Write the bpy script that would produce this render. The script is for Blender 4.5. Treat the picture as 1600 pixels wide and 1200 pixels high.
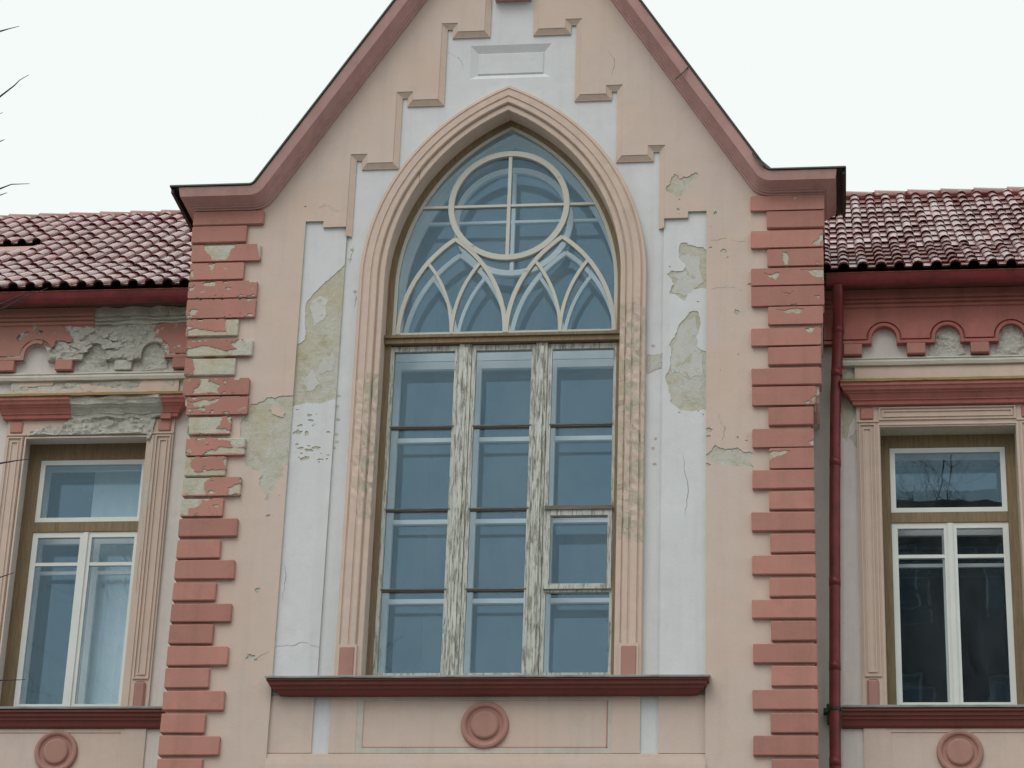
import bpy, bmesh, math, random
from mathutils import Vector, Matrix, noise as mnoise
from mathutils.geometry import delaunay_2d_cdt

for o in list(bpy.data.objects):
    bpy.data.objects.remove(o)
scene = bpy.context.scene
COL = scene.collection

# ------------------------------------------------------------------ camera
F = 3888.4                                   # focal length in pixels of the 1600 px wide photograph
R = ((0.99205038, -0.01791832, -0.12455916),   # rows: world X, Z, Y; columns: camera right, down, forward
     (0.03309658, -0.91781406, 0.39562858),
     (0.12141115, 0.39660597, 0.90992474))
CAM = Vector((2.957, -20.5, 1.6))
cam_data = bpy.data.cameras.new('camera')
cam_data.sensor_width = 36.0
cam_data.lens = F * 36.0 / 1600.0
cam_data.clip_end = 2000
cam = bpy.data.objects.new('camera', cam_data)
COL.objects.link(cam)
right = Vector((R[0][0], R[2][0], R[1][0]))
down = Vector((R[0][1], R[2][1], R[1][1]))
fwd = Vector((R[0][2], R[2][2], R[1][2]))
m = Matrix((right, -down, -fwd)).transposed().to_4x4()
m.translation = CAM
cam.matrix_world = m
scene.camera = cam

# ------------------------------------------------------------------ sky, sun, exposure (overcast winter day)
SUN_EL, SUN_AZ = math.radians(52), math.radians(200)
world = bpy.data.worlds.new('World')
scene.world = world
world.use_nodes = True
nt = world.node_tree
nt.nodes.clear()
sky = nt.nodes.new('ShaderNodeTexSky')
sky.sky_type = 'NISHITA'
sky.sun_disc = False
sky.sun_elevation = SUN_EL
sky.sun_rotation = SUN_AZ
sky.air_density = 1.0
sky.dust_density = 4.0
bg = nt.nodes.new('ShaderNodeBackground')
bg.inputs['Strength'].default_value = 0.11
nt.links.new(sky.outputs[0], bg.inputs[0])
cloud = nt.nodes.new('ShaderNodeBackground')          # even overcast cloud cover
cloud.inputs['Color'].default_value = (0.95, 1.0, 0.968, 1)
cloud.inputs['Strength'].default_value = 1.05
mixw = nt.nodes.new('ShaderNodeMixShader')
mixw.inputs[0].default_value = 0.90
outw = nt.nodes.new('ShaderNodeOutputWorld')
nt.links.new(bg.outputs[0], mixw.inputs[1])
nt.links.new(cloud.outputs[0], mixw.inputs[2])
nt.links.new(mixw.outputs[0], outw.inputs[0])
sun_data = bpy.data.lights.new('sun', 'SUN')
sun_data.energy = 1.0
sun_data.angle = math.radians(35)
sun_data.color = (1.0, 0.96, 0.9)
sun = bpy.data.objects.new('sun', sun_data)
COL.objects.link(sun)
sdir = Vector((-0.35 * math.cos(SUN_EL), -0.93 * math.cos(SUN_EL), math.sin(SUN_EL)))   # toward the sun
sun.rotation_euler = sdir.to_track_quat('Z', 'Y').to_euler()
sun.location = (0, -30, 40)
scene.view_settings.view_transform = 'Standard'
scene.view_settings.look = 'None'
scene.view_settings.exposure = 0.0
scene.view_settings.gamma = 1.0
scene.render.resolution_x, scene.render.resolution_y = 1024, 768
scene.render.engine = 'CYCLES'

# ------------------------------------------------------------------ helpers
def at(px, py, Y):
    """photo pixel -> (X, Z) on the vertical plane at depth Y"""
    r = (px - 800, py - 600, F)
    d = [sum(R[i][k] * r[k] for k in range(3)) for i in range(3)]
    t = (Y - CAM.y) / d[2]
    return (d[0] * t + CAM.x, d[1] * t + CAM.z)

def project(p):
    v = Vector(p) - CAM
    z = v.dot(fwd)
    return (800 + F * v.dot(right) / z, 600 + F * v.dot(down) / z)

def s2l(r, g, b):
    f = lambda c: (c / 255 / 12.92) if c / 255 <= 0.04045 else ((c / 255 + 0.055) / 1.055) ** 2.4
    return (f(r), f(g), f(b), 1)

def mk(name, verts, faces, mat, parent=None, smooth=False, label=None):
    me = bpy.data.meshes.new(name)
    me.from_pydata([tuple(v) for v in verts], [], faces)
    me.update()
    if smooth:
        me.polygons.foreach_set('use_smooth', [True] * len(me.polygons))
    if mat:
        me.materials.append(mat)
    o = bpy.data.objects.new(name, me)
    COL.objects.link(o)
    if parent:
        o.parent = parent
    if label:
        o['label'] = label
    return o

class MB:
    """collects pieces of ONE object"""
    def __init__(s):
        s.v, s.f = [], []
    def add(s, v, f):
        n = len(s.v)
        s.v += [tuple(p) for p in v]
        s.f += [tuple(i + n for i in q) for q in f]
    def box(s, x0, x1, y0, y1, z0, z1):
        x0, x1 = min(x0, x1), max(x0, x1)
        v = [(x, y, z) for z in (z0, z1) for y in (y0, y1) for x in (x0, x1)]
        s.add(v, [(0, 2, 3, 1), (4, 5, 7, 6), (0, 1, 5, 4), (2, 6, 7, 3), (0, 4, 6, 2), (1, 3, 7, 5)])
        return s
    def tube(s, pts, rad, n=8, cap=True):
        pts = [Vector(p) for p in pts]
        if not hasattr(rad, '__len__'):
            rad = [rad] * len(pts)
        rings = []
        ref = None
        for i, p in enumerate(pts):
            t = (pts[min(i + 1, len(pts) - 1)] - pts[max(i - 1, 0)]).normalized()
            if ref is None:
                ref = t.orthogonal().normalized()
            ref = (ref - t * ref.dot(t)).normalized()
            b = t.cross(ref)
            rings.append([p + (ref * math.cos(2 * math.pi * k / n) + b * math.sin(2 * math.pi * k / n)) * rad[i] for k in range(n)])
        v = [q for r_ in rings for q in r_]
        f = []
        for i in range(len(rings) - 1):
            for k in range(n):
                a, b = i * n + k, i * n + (k + 1) % n
                f.append((a, b, b + n, a + n))
        if cap:
            f.append(tuple(range(n))[::-1])
            f.append(tuple(range((len(rings) - 1) * n, len(rings) * n)))
        s.add(v, f)
        return s
    def build(s, name, mat, parent=None, smooth=False, label=None):
        return mk(name, s.v, s.f, mat, parent, smooth, label)

def bevbox(name, x0, x1, y0, y1, z0, z1, mat, parent, bev=0.006, label=None, wob=0.0, rng=None):
    bm = bmesh.new()
    bmesh.ops.create_cube(bm, size=1)
    for v in bm.verts:
        v.co = Vector(((x0 + x1) / 2 + v.co.x * abs(x1 - x0), (y0 + y1) / 2 + v.co.y * abs(y1 - y0), (z0 + z1) / 2 + v.co.z * abs(z1 - z0)))
        if wob and rng:
            v.co += Vector((rng.uniform(-wob, wob), 0, rng.uniform(-wob, wob)))
    bmesh.ops.bevel(bm, geom=list(bm.edges), offset=bev, segments=1, affect='EDGES')
    me = bpy.data.meshes.new(name)
    bm.to_mesh(me)
    bm.free()
    me.materials.append(mat)
    o = bpy.data.objects.new(name, me)
    COL.objects.link(o)
    o.parent = parent
    if label:
        o['label'] = label
    return o

def pip(x, y, poly):
    c = False
    n = len(poly)
    j = n - 1
    for i in range(n):
        xi, yi = poly[i]
        xj, yj = poly[j]
        if (yi > y) != (yj > y) and x < (xj - xi) * (y - yi) / (yj - yi) + xi:
            c = not c
        j = i
    return c

def cdt(polys, closed=True, extra=None):
    vs, es = [], []
    for p in polys:
        n0 = len(vs)
        vs += [Vector(q) for q in p]
        es += [(n0 + i, n0 + i + 1) for i in range(len(p) - 1)]
        if closed:
            es.append((n0 + len(p) - 1, n0))
    if extra:
        vs += [Vector(p) for p in extra]
    return delaunay_2d_cdt(vs, es, [], 0, 1e-5)

def plate_data(outer, holes, y, depth, extra=None):
    V, E, Fc = cdt([outer] + list(holes), True, extra)[:3]
    keep = []
    for t in Fc:
        cx = sum(V[i].x for i in t) / len(t)
        cz = sum(V[i].y for i in t) / len(t)
        if not pip(cx, cz, outer):
            continue
        if any(pip(cx, cz, h) for h in holes):
            continue
        a = 0
        for i in range(len(t)):
            p, q = V[t[i]], V[t[(i + 1) % len(t)]]
            a += p.x * q.y - q.x * p.y
        keep.append(tuple(t) if a > 0 else tuple(reversed(t)))
    dirs = set()
    for t in keep:
        for i in range(len(t)):
            dirs.add((t[i], t[(i + 1) % len(t)]))
    n = len(V)
    verts = [(v.x, y, v.y) for v in V] + [(v.x, y + depth, v.y) for v in V]
    faces = list(keep)
    for (a, b) in dirs:
        if (b, a) not in dirs:
            faces.append((b, a, a + n, b + n))
    used = sorted({i for f in faces for i in f})
    mp = {u: k for k, u in enumerate(used)}
    return [verts[u] for u in used], [tuple(mp[i] for i in f) for f in faces]

def rough_plate(name, outer, holes, y, depth, mat, parent, step=0.022, amp=0.03, seed=0, label=None):
    """slab whose face is broken up into uneven lumps"""
    rng = random.Random(seed)
    xs = [p[0] for p in outer]
    zs = [p[1] for p in outer]
    pts = []
    x = min(xs)
    while x < max(xs):
        z = min(zs)
        while z < max(zs):
            pts.append((x + rng.uniform(0, step * .8), z + rng.uniform(0, step * .8)))
            z += step
        x += step
    v, f = plate_data(outer, holes, y, depth, pts)
    out = []
    for p in v:
        if abs(p[1] - y) < 1e-6:
            q = Vector((p[0] * 6 + seed, p[2] * 9, seed))
            h = mnoise.fractal(q, 0.9, 2.0, 4)
            h2 = mnoise.cell(Vector((p[0] * 9 + p[2] * 5 + h * 0.6, p[2] * 17 + h * 0.5, seed)))
            h3 = mnoise.cell(Vector((p[0] * 23 - p[2] * 9, p[2] * 31 + p[0] * 6, seed + 9)))
            out.append((p[0], y + amp * 0.35 * h + amp * 0.55 * (h2 - 0.5) + amp * 0.3 * (h3 - 0.5), p[2]))
        else:
            out.append(p)
    return mk(name, out, f, mat, parent, label=label)

def plate(name, outer, holes, y, depth, mat, parent, label=None):
    """flat slab in the wall plane (front at y, going back by depth), outline and holes in (X, Z)"""
    v, f = plate_data(outer, holes, y, depth)
    return mk(name, v, f, mat, parent, label=label)

def rect(x0, x1, z0, z1):
    x0, x1 = min(x0, x1), max(x0, x1)
    return [(x0, z0), (x1, z0), (x1, z1), (x0, z1)]

def jag(poly, amp, seed, lv=4):
    rng = random.Random(seed)
    pts = list(poly)
    for l in range(lv):
        out = []
        for i, p in enumerate(pts):
            q = pts[(i + 1) % len(pts)]
            d = math.hypot(q[0] - p[0], q[1] - p[1])
            out.append(p)
            if d > 0.012:
                k = min(amp, d * 0.22) * rng.uniform(-1, 1)
                nx, nz = -(q[1] - p[1]) / d, (q[0] - p[0]) / d
                out.append(((p[0] + q[0]) / 2 + nx * k, (p[1] + q[1]) / 2 + nz * k))
        pts = out
        amp *= 0.55
    return pts

def blob(cx, cz, rx, rz, seed, n=9):
    rng = random.Random(seed)
    return [(cx + rx * math.cos(6.2832 * i / n) * rng.uniform(0.45, 1.1), cz + rz * math.sin(6.2832 * i / n) * rng.uniform(0.45, 1.1)) for i in range(n)]

def pxpoly(pts, Y):
    return [at(x, y, Y) for x, y in pts]

def pathdirs(path):
    """mitre normals (to the left of travel) for an open 2D polyline"""
    out = []
    for i, p in enumerate(path):
        a = path[max(i - 1, 0)]
        b = path[min(i + 1, len(path) - 1)]
        def nrm(u, v):
            d = math.hypot(v[0] - u[0], v[1] - u[1])
            return (-(v[1] - u[1]) / d, (v[0] - u[0]) / d)
        if i == 0:
            n = nrm(p, b)
        elif i == len(path) - 1:
            n = nrm(a, p)
        else:
            n1, n2 = nrm(a, p), nrm(p, b)
            k = 1 + n1[0] * n2[0] + n1[1] * n2[1]
            n = ((n1[0] + n2[0]) / k, (n1[1] + n2[1]) / k)
        out.append(n)
    return out

def loft(rings, closed_profile=False, caps=True):
    n = len(rings[0])
    v = [p for r_ in rings for p in r_]
    f = []
    for i in range(len(rings) - 1):
        for k in range(n if closed_profile else n - 1):
            a, b = i * n + k, i * n + (k + 1) % n
            f.append((a, b, b + n, a + n))
    if caps and closed_profile:
        f.append(tuple(range(n))[::-1])
        f.append(tuple(range((len(rings) - 1) * n, len(rings) * n)))
    return v, f

def strip(path, w0, w1, y, depth, mb):
    """bar of rectangular section along a 2D path: offsets w0..w1 to the left of travel, front y, back y+depth"""
    nd = pathdirs(path)
    rings = []
    for p, n in zip(path, nd):
        a = (p[0] + n[0] * w0, p[1] + n[1] * w0)
        b = (p[0] + n[0] * w1, p[1] + n[1] * w1)
        rings.append([(a[0], y, a[1]), (b[0], y, b[1]), (b[0], y + depth, b[1]), (a[0], y + depth, a[1])])
    v, f = loft(rings, True)
    mb.add(v, f)

def ring(outer, inner, y, depth, name, mat, parent, label=None):
    return plate(name, outer, [inner], y, depth, mat, parent, label)

# ------------------------------------------------------------------ materials
class NT:
    def __init__(s, name):
        s.m = bpy.data.materials.new(name)
        s.m.use_nodes = True
        s.t = s.m.node_tree
        s.p = s.t.nodes['Principled BSDF']
        s.out = s.t.nodes['Material Output']
        g = s.t.nodes.new('ShaderNodeNewGeometry')
        s.pos = g.outputs['Position']
    def n(s, typ, **kw):
        o = s.t.nodes.new(typ)
        for k, v in kw.items():
            setattr(o, k, v)
        return o
    def l(s, a, b):
        s.t.links.new(a, b)
    def noise(s, scale, detail=4, rough=0.6, dist=0.0, vec=None, stretch=None):
        o = s.n('ShaderNodeTexNoise')
        o.inputs['Scale'].default_value = scale
        o.inputs['Detail'].default_value = detail
        o.inputs['Roughness'].default_value = rough
        o.inputs['Distortion'].default_value = dist
        v = vec or s.pos
        if stretch:
            mp = s.n('ShaderNodeMapping')
            mp.inputs['Scale'].default_value = stretch
            s.l(v, mp.inputs['Vector'])
            v = mp.outputs[0]
        s.l(v, o.inputs['Vector'])
        return o.outputs['Fac']
    def ramp(s, fac, a, b, lo=0.0, hi=1.0):
        o = s.n('ShaderNodeMapRange')
        o.inputs['From Min'].default_value = a
        o.inputs['From Max'].default_value = b
        o.inputs['To Min'].default_value = lo
        o.inputs['To Max'].default_value = hi
        s.l(fac, o.inputs['Value'])
        return o.outputs[0]
    def mix(s, fac, a, b):
        o = s.n('ShaderNodeMix', data_type='RGBA')
        for sock, v in ((o.inputs['Factor'], fac), (o.inputs['A'], a), (o.inputs['B'], b)):
            pass
        fi, ai, bi = o.inputs[0], o.inputs[6], o.inputs[7]
        for sock, v in ((fi, fac), (ai, a), (bi, b)):
            if hasattr(v, 'is_linked') or hasattr(v, 'links'):
                s.l(v, sock)
            else:
                sock.default_value = v
        return o.outputs[2]
    def math(s, op, a, b):
        o = s.n('ShaderNodeMath', operation=op)
        for i, v in enumerate((a, b)):
            if hasattr(v, 'links'):
                s.l(v, o.inputs[i])
            else:
                o.inputs[i].default_value = v
        return o.outputs[0]
    def bump(s, h, strength=0.3, dist=0.02):
        o = s.n('ShaderNodeBump')
        o.inputs['Strength'].default_value = strength
        o.inputs['Distance'].default_value = dist
        s.l(h, o.inputs['Height'])
        if s.p.inputs['Normal'].links:
            s.l(s.p.inputs['Normal'].links[0].from_socket, o.inputs['Normal'])
        s.l(o.outputs[0], s.p.inputs['Normal'])
    def done(s, col, rough=0.9, spec=0.25, metal=0.0):
        if hasattr(col, 'links'):
            s.l(col, s.p.inputs['Base Color'])
        else:
            s.p.inputs['Base Color'].default_value = col
        s.p.inputs['Roughness'].default_value = rough
        s.p.inputs['Specular IOR Level'].default_value = spec
        s.p.inputs['Metallic'].default_value = metal
        return s.m

def plaster(name, c, c2, dirt=(0.25, 0.22, 0.18, 1), dirt_amt=0.35, bump=0.25, peel=None, peel_t=0.7, streak=0.25):
    n = NT(name)
    big = n.ramp(n.noise(0.9, 6, 0.65), 0.35, 0.68)
    col = n.mix(big, c, c2)
    lite = tuple(min(1, k * 1.12) for k in c[:3]) + (1,)
    col = n.mix(n.ramp(n.noise(2.7, 7, 0.7, 0.5), 0.50, 0.74, 0, 0.55), col, lite)
    med = n.ramp(n.noise(7, 7, 0.72), 0.50, 0.82, 0, dirt_amt)
    col = n.mix(med, col, dirt)
    st = n.ramp(n.noise(4.5, 6, 0.62, stretch=(1.8, 1.8, 0.10)), 0.50, 0.80, 0, streak * 1.3)
    col = n.mix(st, col, dirt)
    spots = n.ramp(n.noise(26, 4, 0.6), 0.66, 0.74, 0, dirt_amt * 0.9)
    col = n.mix(spots, col, dirt)
    fine = n.noise(55, 3, 0.6)
    n.bump(fine, bump, 0.006)
    n.bump(n.noise(4.5, 4, 0.5), bump * 0.9, 0.02)
    if peel:
        f = n.noise(6.5, 9, 0.72, 0.6)
        mk_ = n.ramp(f, peel_t, peel_t + 0.006)
        col = n.mix(mk_, col, peel)
        inv = n.math('SUBTRACT', 1.0, mk_)
        n.bump(inv, 0.6, 0.004)
    return n.done(col, 0.92, 0.15)

PINK, PINK2 = (0.605, 0.475, 0.405, 1), (0.590, 0.500, 0.460, 1)
WHITE, WHITE2 = (0.645, 0.660, 0.685, 1), (0.620, 0.640, 0.665, 1)
RED, RED2 = (0.465, 0.225, 0.190, 1), (0.415, 0.205, 0.175, 1)
BARE, BARE2 = (0.505, 0.465, 0.350, 1), (0.535, 0.535, 0.50, 1)
M = {}
M['pink'] = plaster('pink_plaster', PINK, PINK2, (0.42, 0.37, 0.33, 1), 0.3, 0.25, (0.50, 0.47, 0.40, 1), 0.735, 0.25)
M['trim_pink'] = plaster('pink_trim', (0.62, 0.485, 0.41, 1), (0.585, 0.475, 0.415, 1), (0.40, 0.35, 0.30, 1), 0.4, 0.35, (0.50, 0.45, 0.36, 1), 0.69, 0.3)
M['white'] = plaster('white_plaster', WHITE, WHITE2, (0.40, 0.38, 0.36, 1), 0.2, 0.22, None, 0.7, 0.18)
M['pale'] = plaster('pale_wing_plaster', (0.68, 0.615, 0.595, 1), (0.64, 0.60, 0.585, 1), (0.42, 0.40, 0.37, 1), 0.35, 0.25, (0.48, 0.46, 0.40, 1), 0.73, 0.3)
M['red'] = plaster('terracotta_paint', RED, RED2, (0.30, 0.16, 0.12, 1), 0.5, 0.35, (0.50, 0.44, 0.35, 1), 0.705, 0.35)
M['frieze_red'] = plaster('frieze_paint', (0.45, 0.175, 0.150, 1), (0.38, 0.145, 0.13, 1), (0.22, 0.10, 0.08, 1), 0.5, 0.35, (0.50, 0.44, 0.36, 1), 0.72, 0.45)
M['red_worn'] = plaster('worn_terracotta_paint', RED, RED2, (0.34, 0.20, 0.15, 1), 0.5, 0.35, (0.45, 0.38, 0.28, 1), 0.625, 0.3)
for key in ('red', 'red_worn'):                      # every block was painted and has faded a little differently
    t_ = M[key].node_tree
    pb__ = t_.nodes['Principled BSDF']
    src = pb__.inputs['Base Color'].links[0].from_socket
    oi = t_.nodes.new('ShaderNodeObjectInfo')
    hs = t_.nodes.new('ShaderNodeHueSaturation')
    mr = t_.nodes.new('ShaderNodeMapRange')
    mr.inputs['To Min'].default_value, mr.inputs['To Max'].default_value = 0.88, 1.10
    t_.links.new(oi.outputs['Random'], mr.inputs['Value'])
    t_.links.new(mr.outputs[0], hs.inputs['Value'])
    t_.links.new(src, hs.inputs['Color'])
    t_.links.new(hs.outputs[0], pb__.inputs['Base Color'])
M['maroon'] = plaster('maroon_cornice_paint', (0.53, 0.32, 0.30, 1), (0.46, 0.275, 0.26, 1), (0.26, 0.155, 0.145, 1), 0.5, 0.2, None, 0.7, 0.25)
M['sillred'] = plaster('dark_red_sill_paint', (0.20, 0.068, 0.060, 1), (0.165, 0.06, 0.052, 1), (0.10, 0.05, 0.04, 1), 0.4, 0.2, None)
M['bare'] = plaster('bare_plaster', BARE, BARE2, (0.36, 0.31, 0.20, 1), 0.75, 0.9, None, 0.7, 0.3)
def m_bare():
    n = NT('bare_plaster')
    col = n.mix(n.ramp(n.noise(2.4, 6, 0.6, 0.5), 0.36, 0.62), BARE, BARE2)
    col = n.mix(n.ramp(n.noise(9, 7, 0.7, 0.8), 0.50, 0.72, 0, 0.7), col, (0.37, 0.325, 0.20, 1))
    col = n.mix(n.ramp(n.noise(13, 5, 0.6), 0.58, 0.72, 0, 0.6), col, (0.62, 0.61, 0.57, 1))
    n.bump(n.noise(7, 8, 0.7, 0.4), 0.7, 0.03)
    n.bump(n.noise(60, 4, 0.7), 0.5, 0.008)
    return n.done(col, 0.95, 0.1)
M['bare'] = m_bare()
M['undercoat'] = plaster('grey_undercoat', (0.56, 0.565, 0.545, 1), (0.50, 0.51, 0.49, 1), (0.40, 0.36, 0.27, 1), 0.6, 0.6, (0.49, 0.45, 0.34, 1), 0.60, 0.2)
M['trim_worn'] = plaster('worn_pink_trim', (0.60, 0.48, 0.41, 1), (0.57, 0.475, 0.42, 1), (0.38, 0.34, 0.27, 1), 0.8, 0.8, (0.45, 0.425, 0.34, 1), 0.53, 0.5)
M['trim_bare'] = plaster('stripped_pink_trim', (0.60, 0.48, 0.41, 1), (0.57, 0.475, 0.42, 1), (0.40, 0.35, 0.27, 1), 0.8, 0.9, (0.49, 0.44, 0.335, 1), 0.50, 0.5)
M['medal'] = plaster('medallion_paint', (0.42, 0.235, 0.20, 1), (0.385, 0.215, 0.185, 1), (0.26, 0.16, 0.14, 1), 0.35, 0.25, None)
M['soffit'] = plaster('eave_board', (0.16, 0.09, 0.07, 1), (0.12, 0.08, 0.06, 1), (0.05, 0.05, 0.04, 1), 0.5, 0.3, None)

def m_rubble():
    n = NT('crumbled_render')
    v = n.n('ShaderNodeTexVoronoi')
    v.inputs['Scale'].default_value = 9
    mp = n.n('ShaderNodeMapping')
    mp.inputs['Scale'].default_value = (0.7, 1, 1.5)
    n.l(n.pos, mp.inputs['Vector'])
    n.l(mp.outputs[0], v.inputs['Vector'])
    a = n.noise(3.0, 8, 0.7)
    col = n.mix(n.ramp(a, 0.35, 0.65), (0.62, 0.61, 0.555, 1), (0.78, 0.765, 0.71, 1))
    col = n.mix(n.ramp(n.noise(11, 7, 0.75), 0.54, 0.75, 0, 0.7), col, (0.40, 0.355, 0.26, 1))
    col = n.mix(n.ramp(n.noise(2.2, 5, 0.6, vec=mp.outputs[0]), 0.52, 0.7, 0, 0.5), col, (0.64, 0.64, 0.61, 1))
    n.bump(v.outputs['Distance'], 0.35, 0.03)
    n.bump(n.noise(16, 9, 0.75), 1.0, 0.05)
    n.bump(n.noise(70, 4, 0.7), 0.5, 0.01)
    return n.done(col, 0.95, 0.1)
M['rubble'] = m_rubble()

def m_wood(name, paint, wood, t0, t1, rough=0.6, axis=(14, 14, 1.0)):
    n = NT(name)
    g = n.noise(3.2, 8, 0.75, 0.4, stretch=axis)
    msk = n.ramp(g, t0, t1)
    grain = n.noise(9, 6, 0.7, stretch=axis)
    wcol = n.mix(n.ramp(grain, 0.35, 0.65), wood, tuple(c * 0.5 for c in wood[:3]) + (1,))
    pcol = n.mix(n.ramp(n.noise(2.5, 5), 0.4, 0.7, 0, 0.4), paint, tuple(c * 0.8 for c in paint[:3]) + (1,))
    col = n.mix(msk, pcol, wcol)
    n.bump(n.math('SUBTRACT', 1.0, msk), 0.7, 0.004)
    n.bump(grain, 0.25, 0.004)
    return n.done(col, rough, 0.3)
M['aged_white'] = m_wood('flaking_white_paint_on_wood', (0.56, 0.585, 0.55, 1), (0.34, 0.31, 0.265, 1), 0.50, 0.60, axis=(20, 20, 2.0))
M['mullion'] = m_wood('weathered_mullion_wood', (0.60, 0.62, 0.575, 1), (0.31, 0.29, 0.245, 1), 0.49, 0.59, axis=(18, 18, 1.9))
M['tracery'] = m_wood('cream_tracery_paint', (0.56, 0.55, 0.50, 1), (0.38, 0.33, 0.27, 1), 0.62, 0.68, axis=(6, 6, 6))
M['brown'] = m_wood('brown_varnished_wood', (0.265, 0.19, 0.105, 1), (0.20, 0.155, 0.10, 1), 0.40, 0.70, 0.55)
M['dark_brown'] = m_wood('dark_weathered_bar', (0.17, 0.14, 0.115, 1), (0.30, 0.28, 0.25, 1), 0.45, 0.6, 0.6, (1, 14, 14))
M['clean_white'] = m_wood('white_gloss_window_paint', (0.70, 0.73, 0.71, 1), (0.5, 0.48, 0.43, 1), 0.70, 0.76, 0.45)
M['inner_white'] = m_wood('inner_white_window_paint', (0.80, 0.83, 0.83, 1), (0.7, 0.7, 0.68, 1), 0.74, 0.8, 0.45)

def m_simple(name, c, rough, metal=0.0, var=0.25, bump=0.1, sc=6):
    n = NT(name)
    col = n.mix(n.ramp(n.noise(sc, 6, 0.65), 0.35, 0.7), c, tuple(k * (1 - var) for k in c[:3]) + (1,))
    n.bump(n.noise(sc * 9, 3), bump, 0.004)
    return n.done(col, rough, 0.5, metal)
M['gutter'] = m_simple('dark_red_coated_metal', (0.21, 0.026, 0.030, 1), 0.42, 0, 0.5, 0.08)
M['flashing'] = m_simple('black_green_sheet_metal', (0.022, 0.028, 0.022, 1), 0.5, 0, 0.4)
M['zinc'] = m_simple('grey_zinc_sheet', (0.33, 0.34, 0.33, 1), 0.5, 0.3, 0.35)
M['ochre'] = m_simple('ochre_flashing', (0.30, 0.20, 0.075, 1), 0.7, 0, 0.4, 0.3, 12)
M['sheet'] = m_simple('salmon_roof_sheet', (0.46, 0.27, 0.22, 1), 0.6)
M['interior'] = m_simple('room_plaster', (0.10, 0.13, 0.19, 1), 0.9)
M['dirty_white'] = plaster('grimy_white_plaster', (0.56, 0.53, 0.48, 1), (0.49, 0.47, 0.43, 1), (0.33, 0.30, 0.24, 1), 0.6, 0.5, None)
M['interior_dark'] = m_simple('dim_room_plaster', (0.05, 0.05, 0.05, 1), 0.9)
M['curtain'] = m_simple('pale_curtain', (0.85, 0.90, 0.90, 1), 0.9, 0, 0.05)
M['asphalt'] = m_simple('asphalt', (0.055, 0.055, 0.055, 1), 0.9, 0, 0.4, 0.4, 3)
M['paving'] = m_simple('concrete_paving', (0.30, 0.29, 0.27, 1), 0.9, 0, 0.3, 0.4, 3)
M['grass'] = m_simple('winter_lawn', (0.13, 0.13, 0.075, 1), 0.95, 0, 0.5, 0.5, 2)
M['bark'] = m_simple('dark_bark', (0.055, 0.052, 0.055, 1), 0.9, 0, 0.4, 0.6, 14)
M['facing'] = m_simple('grey_brown_render', (0.085, 0.075, 0.065, 1), 0.9, 0, 0.3, 0.2, 2)
M['crack'] = m_simple('dark_crack_bed', (0.14, 0.12, 0.10, 1), 0.95)
M['wire'] = m_simple('black_cable', (0.02, 0.02, 0.02, 1), 0.6)

def m_tile():
    n = NT('glazed_clay_tile')
    oi = n.n('ShaderNodeObjectInfo')
    col = n.mix(oi.outputs['Random'], (0.31, 0.100, 0.088, 1), (0.21, 0.062, 0.060, 1))
    col = n.mix(n.ramp(n.noise(5, 6, 0.7), 0.48, 0.78, 0, 0.5), col, (0.36, 0.20, 0.18, 1))
    n.bump(n.noise(40, 4), 0.12, 0.004)
    mt = n.done(col, 0.38, 0.5)
    n.p.inputs['Coat Weight'].default_value = 0.85
    n.p.inputs['Coat Roughness'].default_value = 0.15
    n.l(n.ramp(n.noise(6, 5, 0.6), 0.3, 0.7, 0.25, 0.55), n.p.inputs['Roughness'])
    return mt
M['tile'] = m_tile()

def m_glass(name, tint, wav=0.06, dust=0.05):
    n = NT(name)
    n.t.nodes.remove(n.p)
    b = n.n('ShaderNodeBump')
    b.inputs['Strength'].default_value = wav
    b.inputs['Distance'].default_value = 0.02
    n.l(n.noise(2.2, 2, 0.4), b.inputs['Height'])
    fr = n.n('ShaderNodeFresnel')
    ge = n.n('ShaderNodeNewGeometry')
    n.l(n.ramp(ge.outputs['Backfacing'], 0, 1, 1.60, 1 / 1.60), fr.inputs['IOR'])     # same reflectance from either side of the sheet
    tr = n.n('ShaderNodeBsdfTransparent')
    tr.inputs['Color'].default_value = tint
    gl = n.n('ShaderNodeBsdfGlossy')
    gl.inputs['Roughness'].default_value = 0.0
    gl.inputs['Color'].default_value = (0.52, 0.80, 1.0, 1)
    n.l(b.outputs[0], gl.inputs['Normal'])
    mx = n.n('ShaderNodeMixShader')
    n.l(fr.outputs[0], mx.inputs[0])
    n.l(tr.outputs[0], mx.inputs[1])
    n.l(gl.outputs[0], mx.inputs[2])
    df = n.n('ShaderNodeBsdfDiffuse')
    df.inputs['Color'].default_value = (0.50, 0.58, 0.62, 1)
    md = n.n('ShaderNodeMixShader')
    d1 = n.ramp(n.noise(2.6, 6, 0.65, stretch=(1, 1, 0.55)), 0.38, 0.75, dust * 0.15, dust)
    d2 = n.ramp(n.noise(38, 3, 0.6), 0.66, 0.72, 0, dust * 0.9)
    n.l(n.math('ADD', d1, d2), md.inputs[0])
    n.l(mx.outputs[0], md.inputs[1])
    n.l(df.outputs[0], md.inputs[2])
    n.l(md.outputs[0], n.out.inputs['Surface'])
    return n.m
M['glass'] = m_glass('window_glass', (0.975, 0.99, 1.0, 1), 0.03, 0.03)
M['glass_blue'] = m_glass('old_blue_tinged_glass', (0.96, 0.985, 1.0, 1), 0.09, 0.06)

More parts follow.
